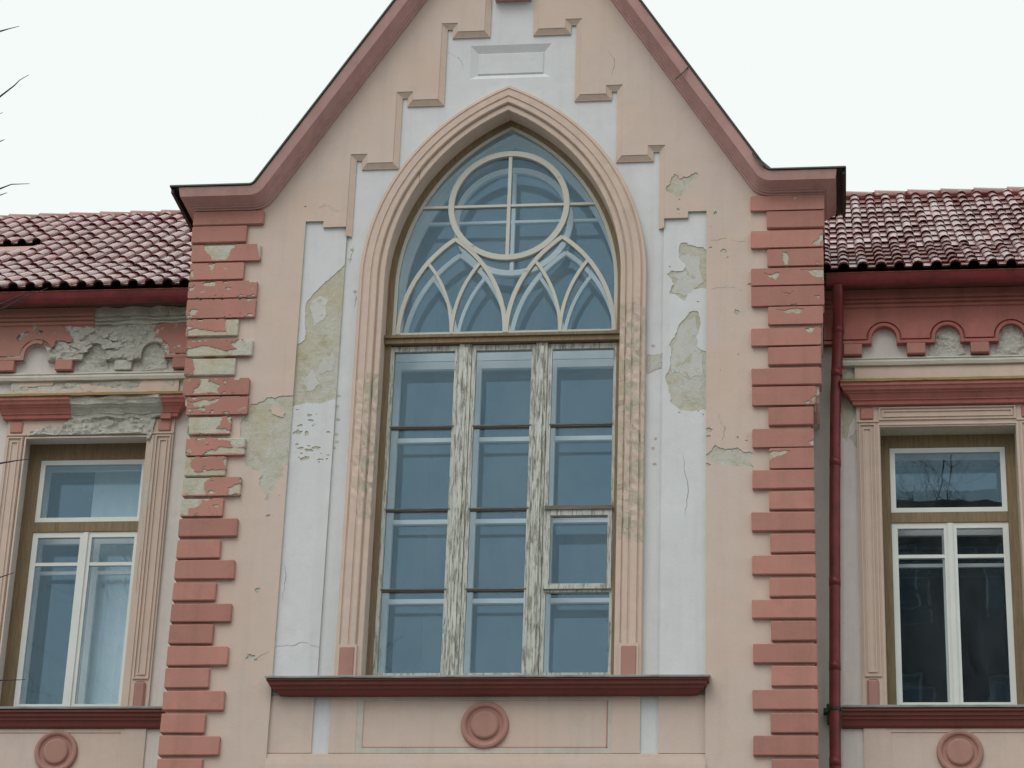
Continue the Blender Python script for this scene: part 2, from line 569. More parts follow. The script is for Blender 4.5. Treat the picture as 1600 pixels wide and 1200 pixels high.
# ------------------------------------------------------------------ ground
def struct(o):
    o['kind'] = 'structure'
    return o
struct(mk('ground', [(-400, -400, 0), (400, -400, 0), (400, 400, 0), (-400, 400, 0)], [(0, 1, 2, 3)], M['grass']))
road = MB().box(-200, 200, -27.5, -13, 0.004, 0.02)
struct(road.build('road', M['asphalt']))
pv = MB().box(-200, 200, -13, -0.0, 0.0, 0.13)
struct(pv.build('pavement', M['paving']))

# ------------------------------------------------------------------ the building
B = bpy.data.objects.new('school_building', None)
COL.objects.link(B)
B['label'] = 'pink plastered old building with steep central gable, pointed arch window and red quoins'
B['category'] = 'building'

XC = 0.02
G0 = 0.13
# ---- outlines in (X, Z)
APEX = (0.055, 16.30)
EARZ = 12.515
BL, BR = -2.35, 2.47
def gable_wall_outline():
    o = 0.16
    return [(XC - 2.81, G0), (XC + 2.81, G0), (XC + 2.81, 10.30), (XC + 2.89, 10.36), (XC + 2.89, 11.0), (XC + 2.93, 11.08), (XC + 2.93, EARZ - 0.04),
            (BR - 0.05, EARZ - 0.04), (APEX[0], APEX[1] - 0.10), (BL + 0.05, EARZ - 0.04), (XC - 2.93, EARZ - 0.04),
            (XC - 2.93, 11.08), (XC - 2.89, 11.0), (XC - 2.89, 10.36), (XC - 2.81, 10.30)]
def sym(right_half):
    """right_half listed bottom->top as offsets from XC; mirrored for the left"""
    r_ = [(XC + x, z) for x, z in right_half]
    l_ = [(XC - x, z) for x, z in reversed(right_half)]
    return r_ + l_
# recess in the pink coat: apron + pilasters + stepped gable field
STEP = [(1.495, 12.065), (1.495, 12.927), (1.335, 12.927), (1.335, 12.828), (1.085, 12.828), (1.085, 13.592), (0.93, 13.592),
        (0.93, 13.50), (0.68, 13.50), (0.68, 14.34), (0.525, 14.34), (0.525, 14.242), (0.262, 14.242), (0.262, 14.95)]
RECESS_LOW = [(1.885, 6.98), (1.885, 12.222), (1.715, 12.222), (1.715, 12.157), (1.495, 12.157)]
recess = sym(RECESS_LOW + STEP[1:])

pink_peels = [
    jag(pxpoly([(378, 655), (392, 632), (402, 631), (419, 621), (460, 619), (458, 680), (450, 723), (441, 739), (432, 754), (419, 783), (411, 764), (409, 742), (398, 735), (384, 720), (376, 700)], 0), 0.03, 3, 5),
    jag(pxpoly([(1098, 712), (1118, 694), (1130, 700), (1150, 700), (1176, 708), (1176, 735), (1160, 727), (1140, 726), (1112, 719)], 0), 0.03, 4, 5),
    jag(pxpoly([(1041, 298), (1048, 282), (1054, 272), (1062, 279), (1074, 276), (1090, 270), (1088, 280), (1078, 290), (1070, 300), (1056, 307)], 0), 0.02, 5, 5),
]
rg = random.Random(11)
for (x, y, sx, sy, cnt) in ((1135, 385, 40, 60, 9), (1130, 690, 40, 40, 12), (1150, 620, 25, 90, 4), (425, 700, 30, 80, 12), (500, 325, 40, 14, 4), (1055, 330, 16, 30, 7), (410, 900, 30, 160, 4), (1150, 470, 30, 40, 4)):
    for k in range(cnt):
        c = at(x + rg.uniform(-sx, sx), y + rg.uniform(-sy, sy), 0)
        r1 = 0.006 + 0.045 * rg.random() ** 3
        pink_peels.append(jag(blob(c[0], c[1], r1 * rg.uniform(0.6, 1.3), r1 * rg.uniform(0.4, 1.0), rg.random(), 7), 0.008, k, 3))
# a repainted hairline of missing paint inside the big left patch (island of paint)
island = jag(pxpoly([(420, 640), (428, 632), (446, 645), (443, 652), (426, 647)], 0), 0.012, 8, 4)

plate('wall', gable_wall_outline(), [recess], 0.006, 0.80, M['bare'], B)
pk = plate('plaster_coat', [p for p in gable_wall_outline()], [recess] + pink_peels, -0.001, 0.006, M['pink'], B)
plate('paint_flake', island, [], -0.001, 0.006, M['pink'], B)

# chamfered pink moulding around the stepped field
def inset(poly, d):
    n = len(poly)
    out = []
    for i in range(n):
        a, p, b = poly[i - 1], poly[i], poly[(i + 1) % n]
        def nr(u, v):
            L = math.hypot(v[0] - u[0], v[1] - u[1])
            return (-(v[1] - u[1]) / L, (v[0] - u[0]) / L)
        n1, n2 = nr(a, p), nr(p, b)
        k = 1 + n1[0] * n2[0] + n1[1] * n2[1]
        out.append((p[0] + d * (n1[0] + n2[0]) / k, p[1] + d * (n1[1] + n2[1]) / k))
    return out
full = sym(STEP)
inn = inset(full, 0.052)
FIELD_Y = 0.05
half = len(STEP)
for a0, a1 in ((0, half - 1), (half, 2 * half - 1)):
    mb = MB()
    rings = []
    for i in range(a0, a1 + 1):
        p, q = full[i], inn[i]
        if i in (0, 2 * half - 1):            # bottom end is cut square
            q = (q[0], p[1])
        if i in (half - 1, half):
            q = (q[0], p[1])
        e1 = (p[0] + (q[0] - p[0]) * 0.12, p[1] + (q[1] - p[1]) * 0.12)
        e2 = (p[0] + (q[0] - p[0]) * 0.88, p[1] + (q[1] - p[1]) * 0.88)
        rings.append([(p[0], -0.001, p[1]), (p[0], 0.004, p[1]), (e1[0], 0.006, e1[1]), (e2[0], 0.03, e2[1]), (q[0], 0.032, q[1]), (q[0], 0.056, q[1])])
    v, f = loft(rings)
    mb.add(v, f)
    mb.add([rings[0][k] for k in range(6)] + [(rings[0][0][0], 0.056, rings[0][0][2])], [(0, 1, 2, 3, 4, 5, 6)])
    mb.build('stepped_moulding', M['trim_pink'], B)

# ---- pointed arch geometry
SPR, AR, AW = 11.60, 1.956, 1.10
def arch_path(off, base, n=20, a=AW, r=AR, spr=SPR, cx=XC):
    """left foot -> apex -> right foot; off grows outward"""
    c = r - a
    rr = r + off
    th = math.acos(c / rr)
    L = [(cx - a - off, base)]
    for i in range(n + 1):
        t = th * i / n
        L.append((cx + c - rr * math.cos(t), spr + rr * math.sin(t)))
    Rr = [(2 * cx - x, z) for x, z in reversed(L[:-1])]
    return L + Rr
SILLZ = 7.74
# white recessed field behind pilasters (outline bigger than the recess, arch hole)
plate('recessed_field', [(XC - 1.93, 6.95), (XC + 1.93, 6.95), (XC + 1.93, 12.3), (XC + 1.53, 12.3), (XC + 1.53, 13.2), (XC + 0.75, 14.5), (XC + 0.4, 14.95), (XC - 0.4, 14.95), (XC - 0.75, 14.5), (XC - 1.53, 13.2), (XC - 1.53, 12.3), (XC - 1.93, 12.3)], [arch_path(0.10, 6.0), rect(-0.375, 0.41, 13.735, 14.105)], FIELD_Y, 0.06, M['white'], B)
# sunk tablet above the arch: chamfered frame
tx0, tx1, tz0, tz1 = -0.375, 0.41, 13.735, 14.105
ti = [(tx0 + 0.07, tz0 + 0.055), (tx1 - 0.07, tz0 + 0.055), (tx1 - 0.07, tz1 - 0.075), (tx0 + 0.07, tz1 - 0.075)]
to = rect(tx0, tx1, tz0, tz1)
mb = MB()
vv = [(x, FIELD_Y, z) for x, z in to] + [(x, FIELD_Y + 0.035, z) for x, z in ti]
mb.add(vv, [(a, (a + 1) % 4, (a + 1) % 4 + 4, a + 4) for a in range(4)])
ti2 = [(x + (0.012 if i in (0, 3) else -0.012), z + (0.012 if i < 2 else -0.012)) for i, (x, z) in enumerate(ti)]
mb.add([(x, FIELD_Y + 0.035, z) for x, z in ti] + [(x, FIELD_Y + 0.022, z) for x, z in ti2], [(a, (a + 1) % 4, (a + 1) % 4 + 4, a + 4) for a in range(4)] + [(4, 5, 6, 7)])
mb.build('tablet', M['white'], B)
mb = MB()
mb.box(-0.15, 0.20, -0.05, 0.05, 14.585, 14.66).box(-0.12, 0.17, -0.03, 0.05, 14.66, 14.95)
mb.build('corbel', M['maroon'], B)

# ---- pilasters with bare patches
PIL_Y = 0.026
def pil_outline(s):
    pts = [(1.885, SILLZ - 0.04), (1.885, 12.222), (1.715, 12.222), (1.715, 12.157), (1.49, 12.157), (1.49, SILLZ - 0.04)]
    return [(XC + s * x, z) for x, z in pts]
pl = jag(pxpoly([(545, 408), (533, 420), (508, 440), (490, 458), (478, 475), (477, 500), (476, 531), (463, 539), (446, 541), (440, 640), (462, 633), (478, 629), (500, 631), (521, 624), (545, 622)], PIL_Y), 0.010, 21, 5)
pr1 = jag(pxpoly([(1065, 380), (1080, 383), (1098, 386), (1110, 390), (1110, 450), (1082, 453), (1070, 470), (1058, 462), (1046, 458), (1054, 444), (1042, 428), (1055, 424), (1068, 422), (1072, 416), (1061, 398), (1061, 388)], PIL_Y), 0.018, 22, 5)
pr2 = jag(pxpoly([(1075, 492), (1084, 485), (1092, 490), (1092, 515), (1089, 542), (1110, 555), (1110, 615), (1108, 642), (1080, 643), (1064, 642), (1047, 628), (1045, 612), (1040, 587), (1047, 561), (1045, 539), (1055, 526), (1060, 508)], PIL_Y), 0.018, 23, 5)
rg = random.Random(5)
fl = []
for k in range(26):
    c = at(472 + rg.uniform(-8, 42), 640 + rg.uniform(-4, 82), PIL_Y)
    r1 = 0.010 + 0.04 * rg.random() ** 1.6
    fl.append(jag(blob(c[0], c[1], r1 * rg.uniform(0.8, 1.5), r1 * rg.uniform(0.3, 0.8), rg.random(), 7), 0.010, k, 3))
flr = []
for k in range(10):
    c = at(rg.uniform(1045, 1100), rg.uniform(370, 660), PIL_Y)
    flr.append(blob(c[0], c[1], rg.uniform(0.005, 0.016), rg.uniform(0.004, 0.012), rg.random(), 7))
for s, holes in ((-1, [pl] + fl), (1, [pr1, pr2] + flr)):
    ol = pil_outline(s)
    o = plate('pilaster', ol, holes, PIL_Y, 0.008, M['white'], B, 'white pilaster with bare plaster patches')
    v, f = plate_data(ol, [], PIL_Y + 0.006, 0.05)
    mk('render_base', v, f, M['bare'], o)
for k, pts in enumerate(([(1060, 402), (1075, 396), (1095, 402), (1099, 440), (1088, 449), (1070, 462), (1050, 455), (1058, 440), (1050, 430), (1072, 424)],
                        [(1060, 512), (1085, 492), (1090, 540), (1099, 560), (1098, 585), (1080, 592), (1062, 580), (1050, 584), (1052, 545)],
                        [(482, 480), (500, 462), (512, 470), (505, 500), (488, 510)], [(505, 560), (520, 548), (518, 580), (500, 585)], [(470, 590), (490, 575), (498, 600), (480, 612)])):
    plate('undercoat', jag(pxpoly(pts, PIL_Y), 0.025, 300 + k, 5), [], PIL_Y + 0.0035, 0.003, M['undercoat'], B)
# lone bare patch on the right-hand recessed strip
rs = jag(pxpoly([(1011, 553), (1036, 551), (1034, 575), (1011, 583)], FIELD_Y - 0.003), 0.012, 31, 4)
plate('bare_patch', rs, [], FIELD_Y - 0.004, 0.003, M['bare'], B)
for i, (x, y) in enumerate(((529, 618), (527, 635), (528, 655), (526, 678), (527, 690), (522, 700), (1020, 540), (1024, 685), (1021, 700), (1023, 725), (550, 390), (547, 405), (555, 455))):
    c = at(x, y, FIELD_Y)
    plate('bare_patch', jag(blob(c[0], c[1], 0.022, 0.016, i, 8), 0.008, i, 2), [], FIELD_Y - 0.003, 0.002, M['bare'], B)

# ---- hairline cracks (open slits with a dark bed)
def crack(pts, y, seed, w=0.0022):
    rng = random.Random(seed)
    p = [at(a, b, y) for a, b in pts]
    for _ in range(3):
        q = []
        for a, b in zip(p[:-1], p[1:]):
            d = math.hypot(b[0] - a[0], b[1] - a[1])
            q += [a, ((a[0] + b[0]) / 2 + rng.uniform(-.12, .12) * d, (a[1] + b[1]) / 2 + rng.uniform(-.12, .12) * d)]
        p = q + [p[-1]]
    n = len(p)
    L = [(x - w * (1 - abs(2 * i / (n - 1) - 1)) * rng.uniform(.5, 1.3), z + w * .5) for i, (x, z) in enumerate(p)]
    Rr = [(x + w * (1 - abs(2 * i / (n - 1) - 1)) * rng.uniform(.5, 1.3) + .0006, z - w * .5) for i, (x, z) in enumerate(p)]
    v = [(x, y - 0.0015, z) for x, z in L] + [(x, y - 0.0015, z) for x, z in Rr]
    mk('crack', v, [(i, i + 1, n + i + 1, n + i) for i in range(n - 1)], M['crack'], B)
for k, (pts, y) in enumerate((([(552, 384), (549, 398), (546, 412)], FIELD_Y), ([(553, 452), (557, 466), (553, 480)], FIELD_Y), ([(498, 325), (515, 322), (530, 330)], 0.0),
                              ([(385, 1022), (402, 1028), (420, 1018)], 0.0), ([(1110, 375), (1135, 372), (1165, 377)], 0.0), ([(1112, 452), (1140, 449), (1160, 455)], 0.0),
                              ([(440, 870), (446, 905), (441, 940)], 0.0), ([(1120, 640), (1133, 668), (1128, 690)], 0.0), ([(660, 250), (655, 275), (662, 300)], 0.0),
                              ([(430, 1010), (470, 1004), (500, 1012)], PIL_Y), ([(1060, 700), (1075, 760), (1070, 810)], PIL_Y), ([(700, 82), (716, 90), (725, 108)], FIELD_Y), ([(940, 70), (960, 92), (955, 118)], 0.0))):
    crack(pts, y, k)

# ---- arch architrave (moulded surround)
PROF = [(0.0, 0.14), (0.0, 0.006), (0.006, 0.0), (0.046, 0.0), (0.050, 0.010), (0.060, 0.010), (0.064, -0.022), (0.070, -0.028), (0.108, -0.028), (0.112, -0.018), (0.126, -0.018), (0.130, -0.030), (0.186, -0.030), (0.192, -0.010), (0.202, -0.010), (0.208, -0.020), (0.232, -0.016), (0.240, 0.0), (0.240, 0.06)]
paths = [arch_path(u, SILLZ - 0.03, 22) for u, p in PROF]
def rough_edge(x, z, amt):
    return amt * mnoise.noise(Vector((x * 9, 3.1, z * 14)))
rings = []
for i in range(len(paths[0])):
    r_ = []
    for k, (u, p) in enumerate(PROF):
        x, z = paths[k][i]
        r_.append((x, p, z))
    rings.append(r_)
# finer stations on the straight legs so the worn edges can wander
def densify(rings):
    out = []
    for a, b in zip(rings[:-1], rings[1:]):
        L = abs(a[0][2] - b[0][2])
        n = max(1, int(L / 0.05)) if abs(a[0][0] - b[0][0]) < 1e-4 else 2
        for j in range(n):
            t = j / n
            out.append([tuple(p[c] + (q[c] - p[c]) * t for c in range(3)) for p, q in zip(a, b)])
    out.append(rings[-1])
    return out
rings = densify(rings)
worn = []
for r_ in rings:
    z = r_[6][2]
    left = r_[6][0] < XC
    w = 0.0
    if left and 9.2 < z < 10.6: w = 1.0
    if not left and 9.0 < z < 11.3: w = 1.0
    worn.append(w)
    for k in range(2, 14):
        x, y, zz = r_[k]
        d = 0.0025 + 0.012 * w
        r_[k] = (x + d * 0.22 * mnoise.noise(Vector((x * 20, k, zz * 9))), y + d * max(0, mnoise.noise(Vector((x * 25, k * 3.0, zz * 16))) + 0.25), zz)
v, f = loft(rings)
am = mk('window_surround', v, f, M['trim_pink'], B)
am.data.materials.append(M['trim_worn'])
am.data.materials.append(M['trim_bare'])
n_ = len(PROF)
for pi_, poly in enumerate(am.data.polygons):
    st, k = divmod(pi_, n_ - 1)
    if worn[min(st, len(worn) - 1)]:
        left = rings[st][0][0] < XC
        poly.material_index = (1 if k < 8 else 0) if left else (2 if k < 6 else 1)
# plinth blocks at the feet
for s in (-1, 1):
    xa, xb = XC + s * (AW + 0.062), XC + s * (AW + 0.196)
    bevbox('plinth_block', xa, xb, -0.045, 0.03, SILLZ - 0.02, 8.03, M['medal'], am, 0.01)
    pb = MB().box(xa - 0.014 * s * -1 if False else min(xa, xb) - 0.016, max(xa, xb) + 0.016, -0.034, 0.03, SILLZ - 0.02, 8.05)
    pb.build('plinth_border', M['trim_pink'], am)
# reveal of the opening
rv = []
pa, pb_ = arch_path(0.0, 7.60, 22), arch_path(-0.004, 7.60, 22)
v, f = loft([[(p[0], 0.13, p[1]), (q[0], 0.29, q[1])] for p, q in zip(pa, pb_)])
mk('reveal', v, f, M['trim_pink'], B)
v, f = loft([[(q[0], 0.29, q[1]), (q[0], 0.82, q[1])] for q in pb_])
mk('inner_reveal', v, f, M['inner_white'], B)

# ---- central sill
def hsweep(name, prof, x0, x1, mat, parent, y_wall=None, left_ret=True, right_ret=True, label=None, seg=1, wob=0.0, seed=0):
    """horizontal moulding: prof = [(z, y)], mitred returns back to y_wall at the ends (prof y < y_wall sticks out)"""
    rings = []
    yw = y_wall
    if left_ret:
        rings.append([(x0 - (yw - y), yw + 0.02, z) for z, y in prof])
        rings.append([(x0 - (yw - y), y, z) for z, y in prof])
    else:
        rings.append([(x0, y, z) for z, y in prof])
    for i in range(1, seg):
        x = x0 + (x1 - x0) * i / seg
        rings.append([(x, y + wob * mnoise.noise(Vector((x * 7 + seed, z * 11, y * 9))), z + wob * 0.7 * mnoise.noise(Vector((x * 8 + seed + 30, z * 13, 4)))) for z, y in prof])
    if right_ret:
        rings.append([(x1 + (yw - y), y, z) for z, y in prof])
        rings.append([(x1 + (yw - y), yw + 0.02, z) for z, y in prof])
    else:
        rings.append([(x1, y, z) for z, y in prof])
    v, f = loft(rings)
    mb = MB()
    mb.add(v, f)
    n = len(prof)
    for r_ in (rings[0], rings[-1]):
        mb.add(r_, [tuple(range(n))])
    return mb.build(name, mat, parent, label=label)
SP = [(7.735, 0.05), (7.722, -0.145), (7.700, -0.15), (7.697, -0.132), (7.665, -0.126), (7.660, -0.106), (7.635, -0.098), (7.632, -0.078), (7.600, -0.05), (7.597, 0.03)]
sill = hsweep('sill', SP, XC - 1.755, XC + 1.77, M['sillred'], B, 0.0)
zs = MB()
zx = [XC - 1.915 + 3.845 * i / 60 for i in range(61)]
vs_ = []
for x in zx:
    w = 0.005 * mnoise.noise(Vector((x * 2.1, 0, 5))) + 0.003 * mnoise.noise(Vector((x * 9, 0, 5)))
    vs_ += [(x, 0.12, 7.785 + w), (x, -0.15, 7.736 + w), (x, -0.160, 7.726 + w), (x, -0.158, 7.714 + w)]
zs.add(vs_, [(4 * i + k, 4 * i + k + 1, 4 * i + k + 5, 4 * i + k + 4) for i in range(60) for k in range(3)])
zs.build('sill_sheet', M['zinc'], sill)

# ---- apron under the central window
def medallion(cx, cz, y, r, parent):
    prof = [(r, 0.03), (r, -0.012), (r * 0.96, -0.028), (r * 0.88, -0.032), (r * 0.80, -0.026), (r * 0.74, -0.008), (r * 0.62, -0.004), (r * 0.58, -0.010), (r * 0.56, -0.024), (r * 0.50, -0.030), (0.0, -0.032)]
    n = 40
    rings = [[(cx + q * math.cos(6.28318 * k / n), y + p, cz + q * math.sin(6.28318 * k / n)) for q, p in prof] for k in range(n)]
    v = [p for r_ in rings for p in r_]
    m_ = len(prof)
    f = [(i * m_ + k, i * m_ + k + 1, ((i + 1) % n) * m_ + k + 1, ((i + 1) % n) * m_ + k) for i in range(n) for k in range(m_ - 1)]
    return mk('medallion', v, f, M['medal'], parent)
AY = 0.03
for x0, x1, nm in ((-1.93, -1.485, 'apron_block'), (-1.335, -1.10, 'apron_block'), (1.505, 1.93, 'apron_block'), (1.35, 1.11, 'apron_block')):
    plate(nm, rect(x0, x1, 7.10, 7.61), [], AY, 0.04, M['pink'], B)
plate('apron_panel', rect(-1.10, 1.11, 7.10, 7.61), [rect(-1.045, 1.075, 7.145, 7.565)], AY + 0.004, 0.03, M['dirty_white'], B)
plate('panel_face', rect(-1.045, 1.075, 7.145, 7.565), [], AY + 0.014, 0.03, M['pink'], B)
pl_ = MB()
for (x0, x1, z0, z1) in ((-1.045, 1.075, 7.145, 7.156), (1.064, 1.075, 7.145, 7.565)):
    pl_.box(x0, x1, AY + 0.006, AY + 0.016, z0, z1)
pl_.build('panel_bead', M['medal'], B)
medallion(0.018, 7.345, AY + 0.01, 0.208, B)
hsweep('string_course', [(7.10, 0.045), (7.085, 0.012), (7.045, 0.008), (7.04, -0.008), (7.0, -0.012), (6.995, -0.03), (6.90, -0.035), (6.85, 0.05)], XC - 1.89, XC + 1.89, M['pink'], B, 0.0, False, False)

# ------------------------------------------------------------------ quoins
QZ = [(12.338, 12.190), (12.178, 12.005), (11.978, 11.808), (11.788, 11.620), (11.596, 11.428), (11.412, 11.222), (11.208, 11.036), (10.996, 10.829), (10.812, 10.638), (10.606, 10.442), (10.424, 10.248), (10.226, 10.052), (10.018, 9.846), (9.834, 9.644), (9.630, 9.454), (9.428, 9.260), (9.236, 9.062), (9.034, 8.860), (8.840, 8.662), (8.632, 8.461), (8.436, 8.264), (8.240, 8.064), (8.040, 7.866), (7.841, 7.664), (7.636, 7.461), (7.431, 7.259), (7.235, 7.060), (7.030, 6.860), (6.830, 6.660), (6.63, 6.46)]
LONG = {0, 2, 4, 5, 7, 9, 10, 12, 14, 16, 18, 20, 22, 24, 26, 28}
def qout(i):
    return 2.965 if i < 2 else 2.95 if i < 6 else 2.935 if i < 7 else 2.915 if i < 10 else 2.86 if i == 10 else 2.835
c1 = lambda *pts: [(x / 3.0, 300 + y / 3.0) for x, y in pts]
c2 = lambda *pts: [(x / 2.307, 680 + y / 2.307) for x, y in pts]
c7 = lambda *pts: [(1160 + x / 2.857, 220 + y / 2.857) for x, y in pts]
LH = {2: [c1((950, 235), (1095, 232), (1100, 260), (1075, 285), (1055, 318), (985, 312), (975, 290)), c1((1205, 235), (1230, 235), (1230, 300), (1215, 305))],
      3: [c1((975, 335), (1010, 332), (1000, 360), (980, 372)), c1((890, 375), (905, 365), (912, 390), (890, 405))],
      4: [c1((950, 428), (1010, 415), (1010, 440), (960, 440)), c1((885, 445), (910, 440), (905, 460), (880, 462))],
      5: [c1((885, 560), (930, 555), (915, 575), (890, 582))],
      6: [c1((1058, 585), (1130, 582), (1125, 668), (1090, 660), (1060, 652)), c1((880, 648), (960, 640), (1050, 655), (1130, 650), (1130, 672), (880, 672))],
      7: [c1((1080, 705), (1120, 690), (1200, 680), (1200, 765), (1130, 750)), c1((875, 735), (960, 720), (1040, 738), (1100, 735), (1150, 765), (875, 765)), c1((900, 690), (925, 685), (915, 705))],
      8: [c1((905, 805), (930, 750), (1140, 750), (1140, 870), (900, 870))],
      9: [c1((940, 865), (985, 860), (975, 885), (1030, 900), (1025, 945), (900, 945), (935, 905)), c1((1045, 885), (1065, 880), (1060, 905))],
      10: [c1((890, 985), (940, 975), (1030, 968), (1000, 990), (960, 1000), (905, 1010)), c1((880, 1015), (960, 1008), (960, 1030), (880, 1030))],
      11: [c1((880, 1040), (1050, 1040), (1035, 1075), (1012, 1108), (1090, 1115), (1090, 1132), (880, 1132)), c1((1060, 1060), (1090, 1040), (1090, 1080))],
      12: [c2((740, -20), (890, -20), (890, 40), (850, 50), (830, 20), (770, 12)), c2((745, 55), (800, 40), (890, 50), (890, 70), (740, 70))],
      13: [c2((660, 60), (690, 60), (685, 100), (700, 130), (830, 128), (830, 150), (655, 150)), c2((805, 85), (830, 80), (830, 120), (812, 115))],
      14: [c2((650, 140), (770, 140), (735, 175), (740, 215), (650, 215)), c2((820, 190), (885, 175), (885, 215), (820, 215))],
      15: [c2((645, 212), (725, 218), (720, 250), (682, 262), (690, 290), (645, 290))]}
RH = {0: [c7((220, 255), (245, 245), (235, 265))],
      2: [c7((345, 420), (380, 410), (380, 440), (350, 450), (350, 480), (305, 460))],
      3: [c7((180, 495), (200, 495), (205, 565), (190, 565)), c7((325, 540), (342, 535), (335, 560))],
      4: [c7((95, 590), (160, 585), (150, 620), (120, 610)), c7((255, 575), (390, 570), (390, 660), (365, 640), (360, 605), (300, 592))],
      5: [c7((175, 670), (230, 668), (200, 680)), c7((320, 690), (345, 685), (340, 705)), c7((215, 730), (245, 725), (240, 742))],
      6: [c7((150, 755), (275, 750), (250, 772), (190, 765))],
      7: [c7((280, 838), (320, 835), (315, 848), (280, 848))],
      10: [c7((275, 1165), (300, 1150), (300, 1185), (280, 1185)), c7((305, 1150), (330, 1130), (330, 1180), (312, 1170))],
      13: [[(1200, 706), (1235, 703), (1215, 712), (1203, 722)]],
      12: [[(1262, 690), (1276, 682), (1276, 700)]]}
QF = -0.042
rq = random.Random(77)
for s, HM in ((-1, LH), (1, RH)):
    for i, (z1, z0) in enumerate(QZ):
        xo = XC + s * qout(i)
        xi = XC + s * (2.29 if i in LONG else 2.44) + rq.uniform(-0.006, 0.006)
        worn_ = i in HM
        z0b, z1b = z0, z1
        mat_ = M['red_worn'] if (s < 0 and 3 <= i <= 15 and i in HM) else M['red']
        if not worn_:
            q = bevbox('quoin', xi, xo, QF, 0.16, z0b, z1b, mat_, B, 0.008, None, 0.003, rq)
        else:
            ol = rect(xi, xo, z0b, z1b)
            cb = 0.010
            x0, x1 = min(xi, xo), max(xi, xo)
            ol = [(x0 + cb, z0b), (x1 - cb, z0b), (x1, z0b + cb), (x1, z1b - cb), (x1 - cb, z1b), (x0 + cb, z1b), (x0, z1b - cb), (x0, z0b + cb)]
            holes = [jag(pxpoly(h, QF), 0.022, 100 + i * 3 + j + (50 if s > 0 else 0), 5) for j, h in enumerate(HM[i])]
            if s < 0 and i > 3:
                for k in range(24):
                    r1 = 0.004 + 0.032 * rq.random() ** 2.5
                    holes.append(jag(blob(rq.uniform(x0, x1), rq.choice([rq.uniform(z0b, z1b), rq.uniform(z0b, z0b + 0.02), z1b - 0.004]), r1 * 1.3, r1 * 0.7, rq.random(), 7), 0.007, k, 3))
            q = plate('quoin', ol, holes, QF, 0.05, mat_, B, 'red quoin block with flaked paint showing bare plaster')
            bevbox('stone_core', x0 + 0.003, x1 - 0.003, QF + 0.006, 0.16, z0b + 0.003, z1b - 0.003, M['bare'], q, 0.008)
    # corbelled red base where the upper pier widens
    bevbox('corbel', XC + s * 2.80, XC + s * 2.885, 0.02, 0.5, 10.27, 10.44, M['maroon'], B, 0.02)
    bevbox('corbel', XC + s * 2.84, XC + s * 2.925, 0.05, 0.6, 10.98, 11.10, M['maroon'], B, 0.02)

# ------------------------------------------------------------------ raking gable cornice with ears
def rounded(path, i, rad, n=6):
    a, p, b = [Vector(path[k]) for k in (i - 1, i, i + 1)]
    d1, d2 = (a - p).normalized(), (b - p).normalized()
    ang = d1.angle(d2)
    t = rad / math.tan(ang / 2)
    c = p + (d1 + d2).normalized() * (rad / math.sin(ang / 2))
    s_, e_ = p + d1 * t - c, p + d2 * t - c
    out = []
    tot = s_.angle(e_)
    sg = 1 if s_.x * e_.y - s_.y * e_.x > 0 else -1
    for k in range(n + 1):
        q = s_.copy()
        th = sg * tot * k / n
        out.append((c.x + q.x * math.cos(th) - q.y * math.sin(th), c.y + q.x * math.sin(th) + q.y * math.cos(th)))
    return out
xl, xr = XC - 2.945, XC + 2.945
base = [(xl, EARZ), (BL, EARZ), APEX, (BR, EARZ), (xr, EARZ)]
cpath = [base[0]] + rounded(base, 1, 0.07) + [base[2]] + rounded(base, 3, 0.07) + [base[4]]
CP = [(-0.004, -0.3), (0.0, 0.21), (0.015, 0.22), (0.098, 0.198), (0.101, 0.178), (0.112, 0.135), (0.128, 0.085), (0.136, 0.078), (0.138, 0.060), (0.152, 0.058), (0.154, 0.036), (0.170, 0.034), (0.172, -0.02)]
def cornice(prof, name, mat, parent, ext=0.55, side=1.0):
    nd = pathdirs(cpath)
    rings = []
    mid = []
    for (p, n) in zip(cpath, nd):
        mid.append([(p[0] - n[0] * u, -q, p[1] - n[1] * u) for u, q in prof])
    z0 = [EARZ - u for u, q in prof]
    first = [(xl - q * (side if q > 0 else 1), -q, z) for (u, q), z in zip(prof, z0)]
    last = [(xr + q * (side if q > 0 else 1), -q, z) for (u, q), z in zip(prof, z0)]
    fr = [(xl - q * (side if q > 0 else 1), ext, z) for (u, q), z in zip(prof, z0)]
    lr = [(xr + q * (side if q > 0 else 1), ext, z) for (u, q), z in zip(prof, z0)]
    rings = [fr, first] + mid[1:-1] + [last, lr]
    v, f = loft(rings)
    return mk(name, v, f, mat, parent)
cor = cornice(CP, 'gable_cornice', M['maroon'], B, 0.55, 0.62)
FP = [(-0.014, -0.25), (-0.016, 0.215), (-0.012, 0.232), (0.004, 0.236), (0.004, 0.222), (-0.004, 0.20)]
cornice(FP, 'metal_flashing', M['flashing'], cor, 0.6, 0.95)
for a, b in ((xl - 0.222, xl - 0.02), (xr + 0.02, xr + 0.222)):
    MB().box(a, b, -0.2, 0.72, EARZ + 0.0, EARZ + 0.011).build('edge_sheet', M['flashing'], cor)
    MB().box(a + 0.004 if a < 0 else b - 0.034, a + 0.034 if a < 0 else b - 0.004, -0.19, 0.70, EARZ - 0.05, EARZ - 0.001).build('edge_batten', M['flashing'], cor)
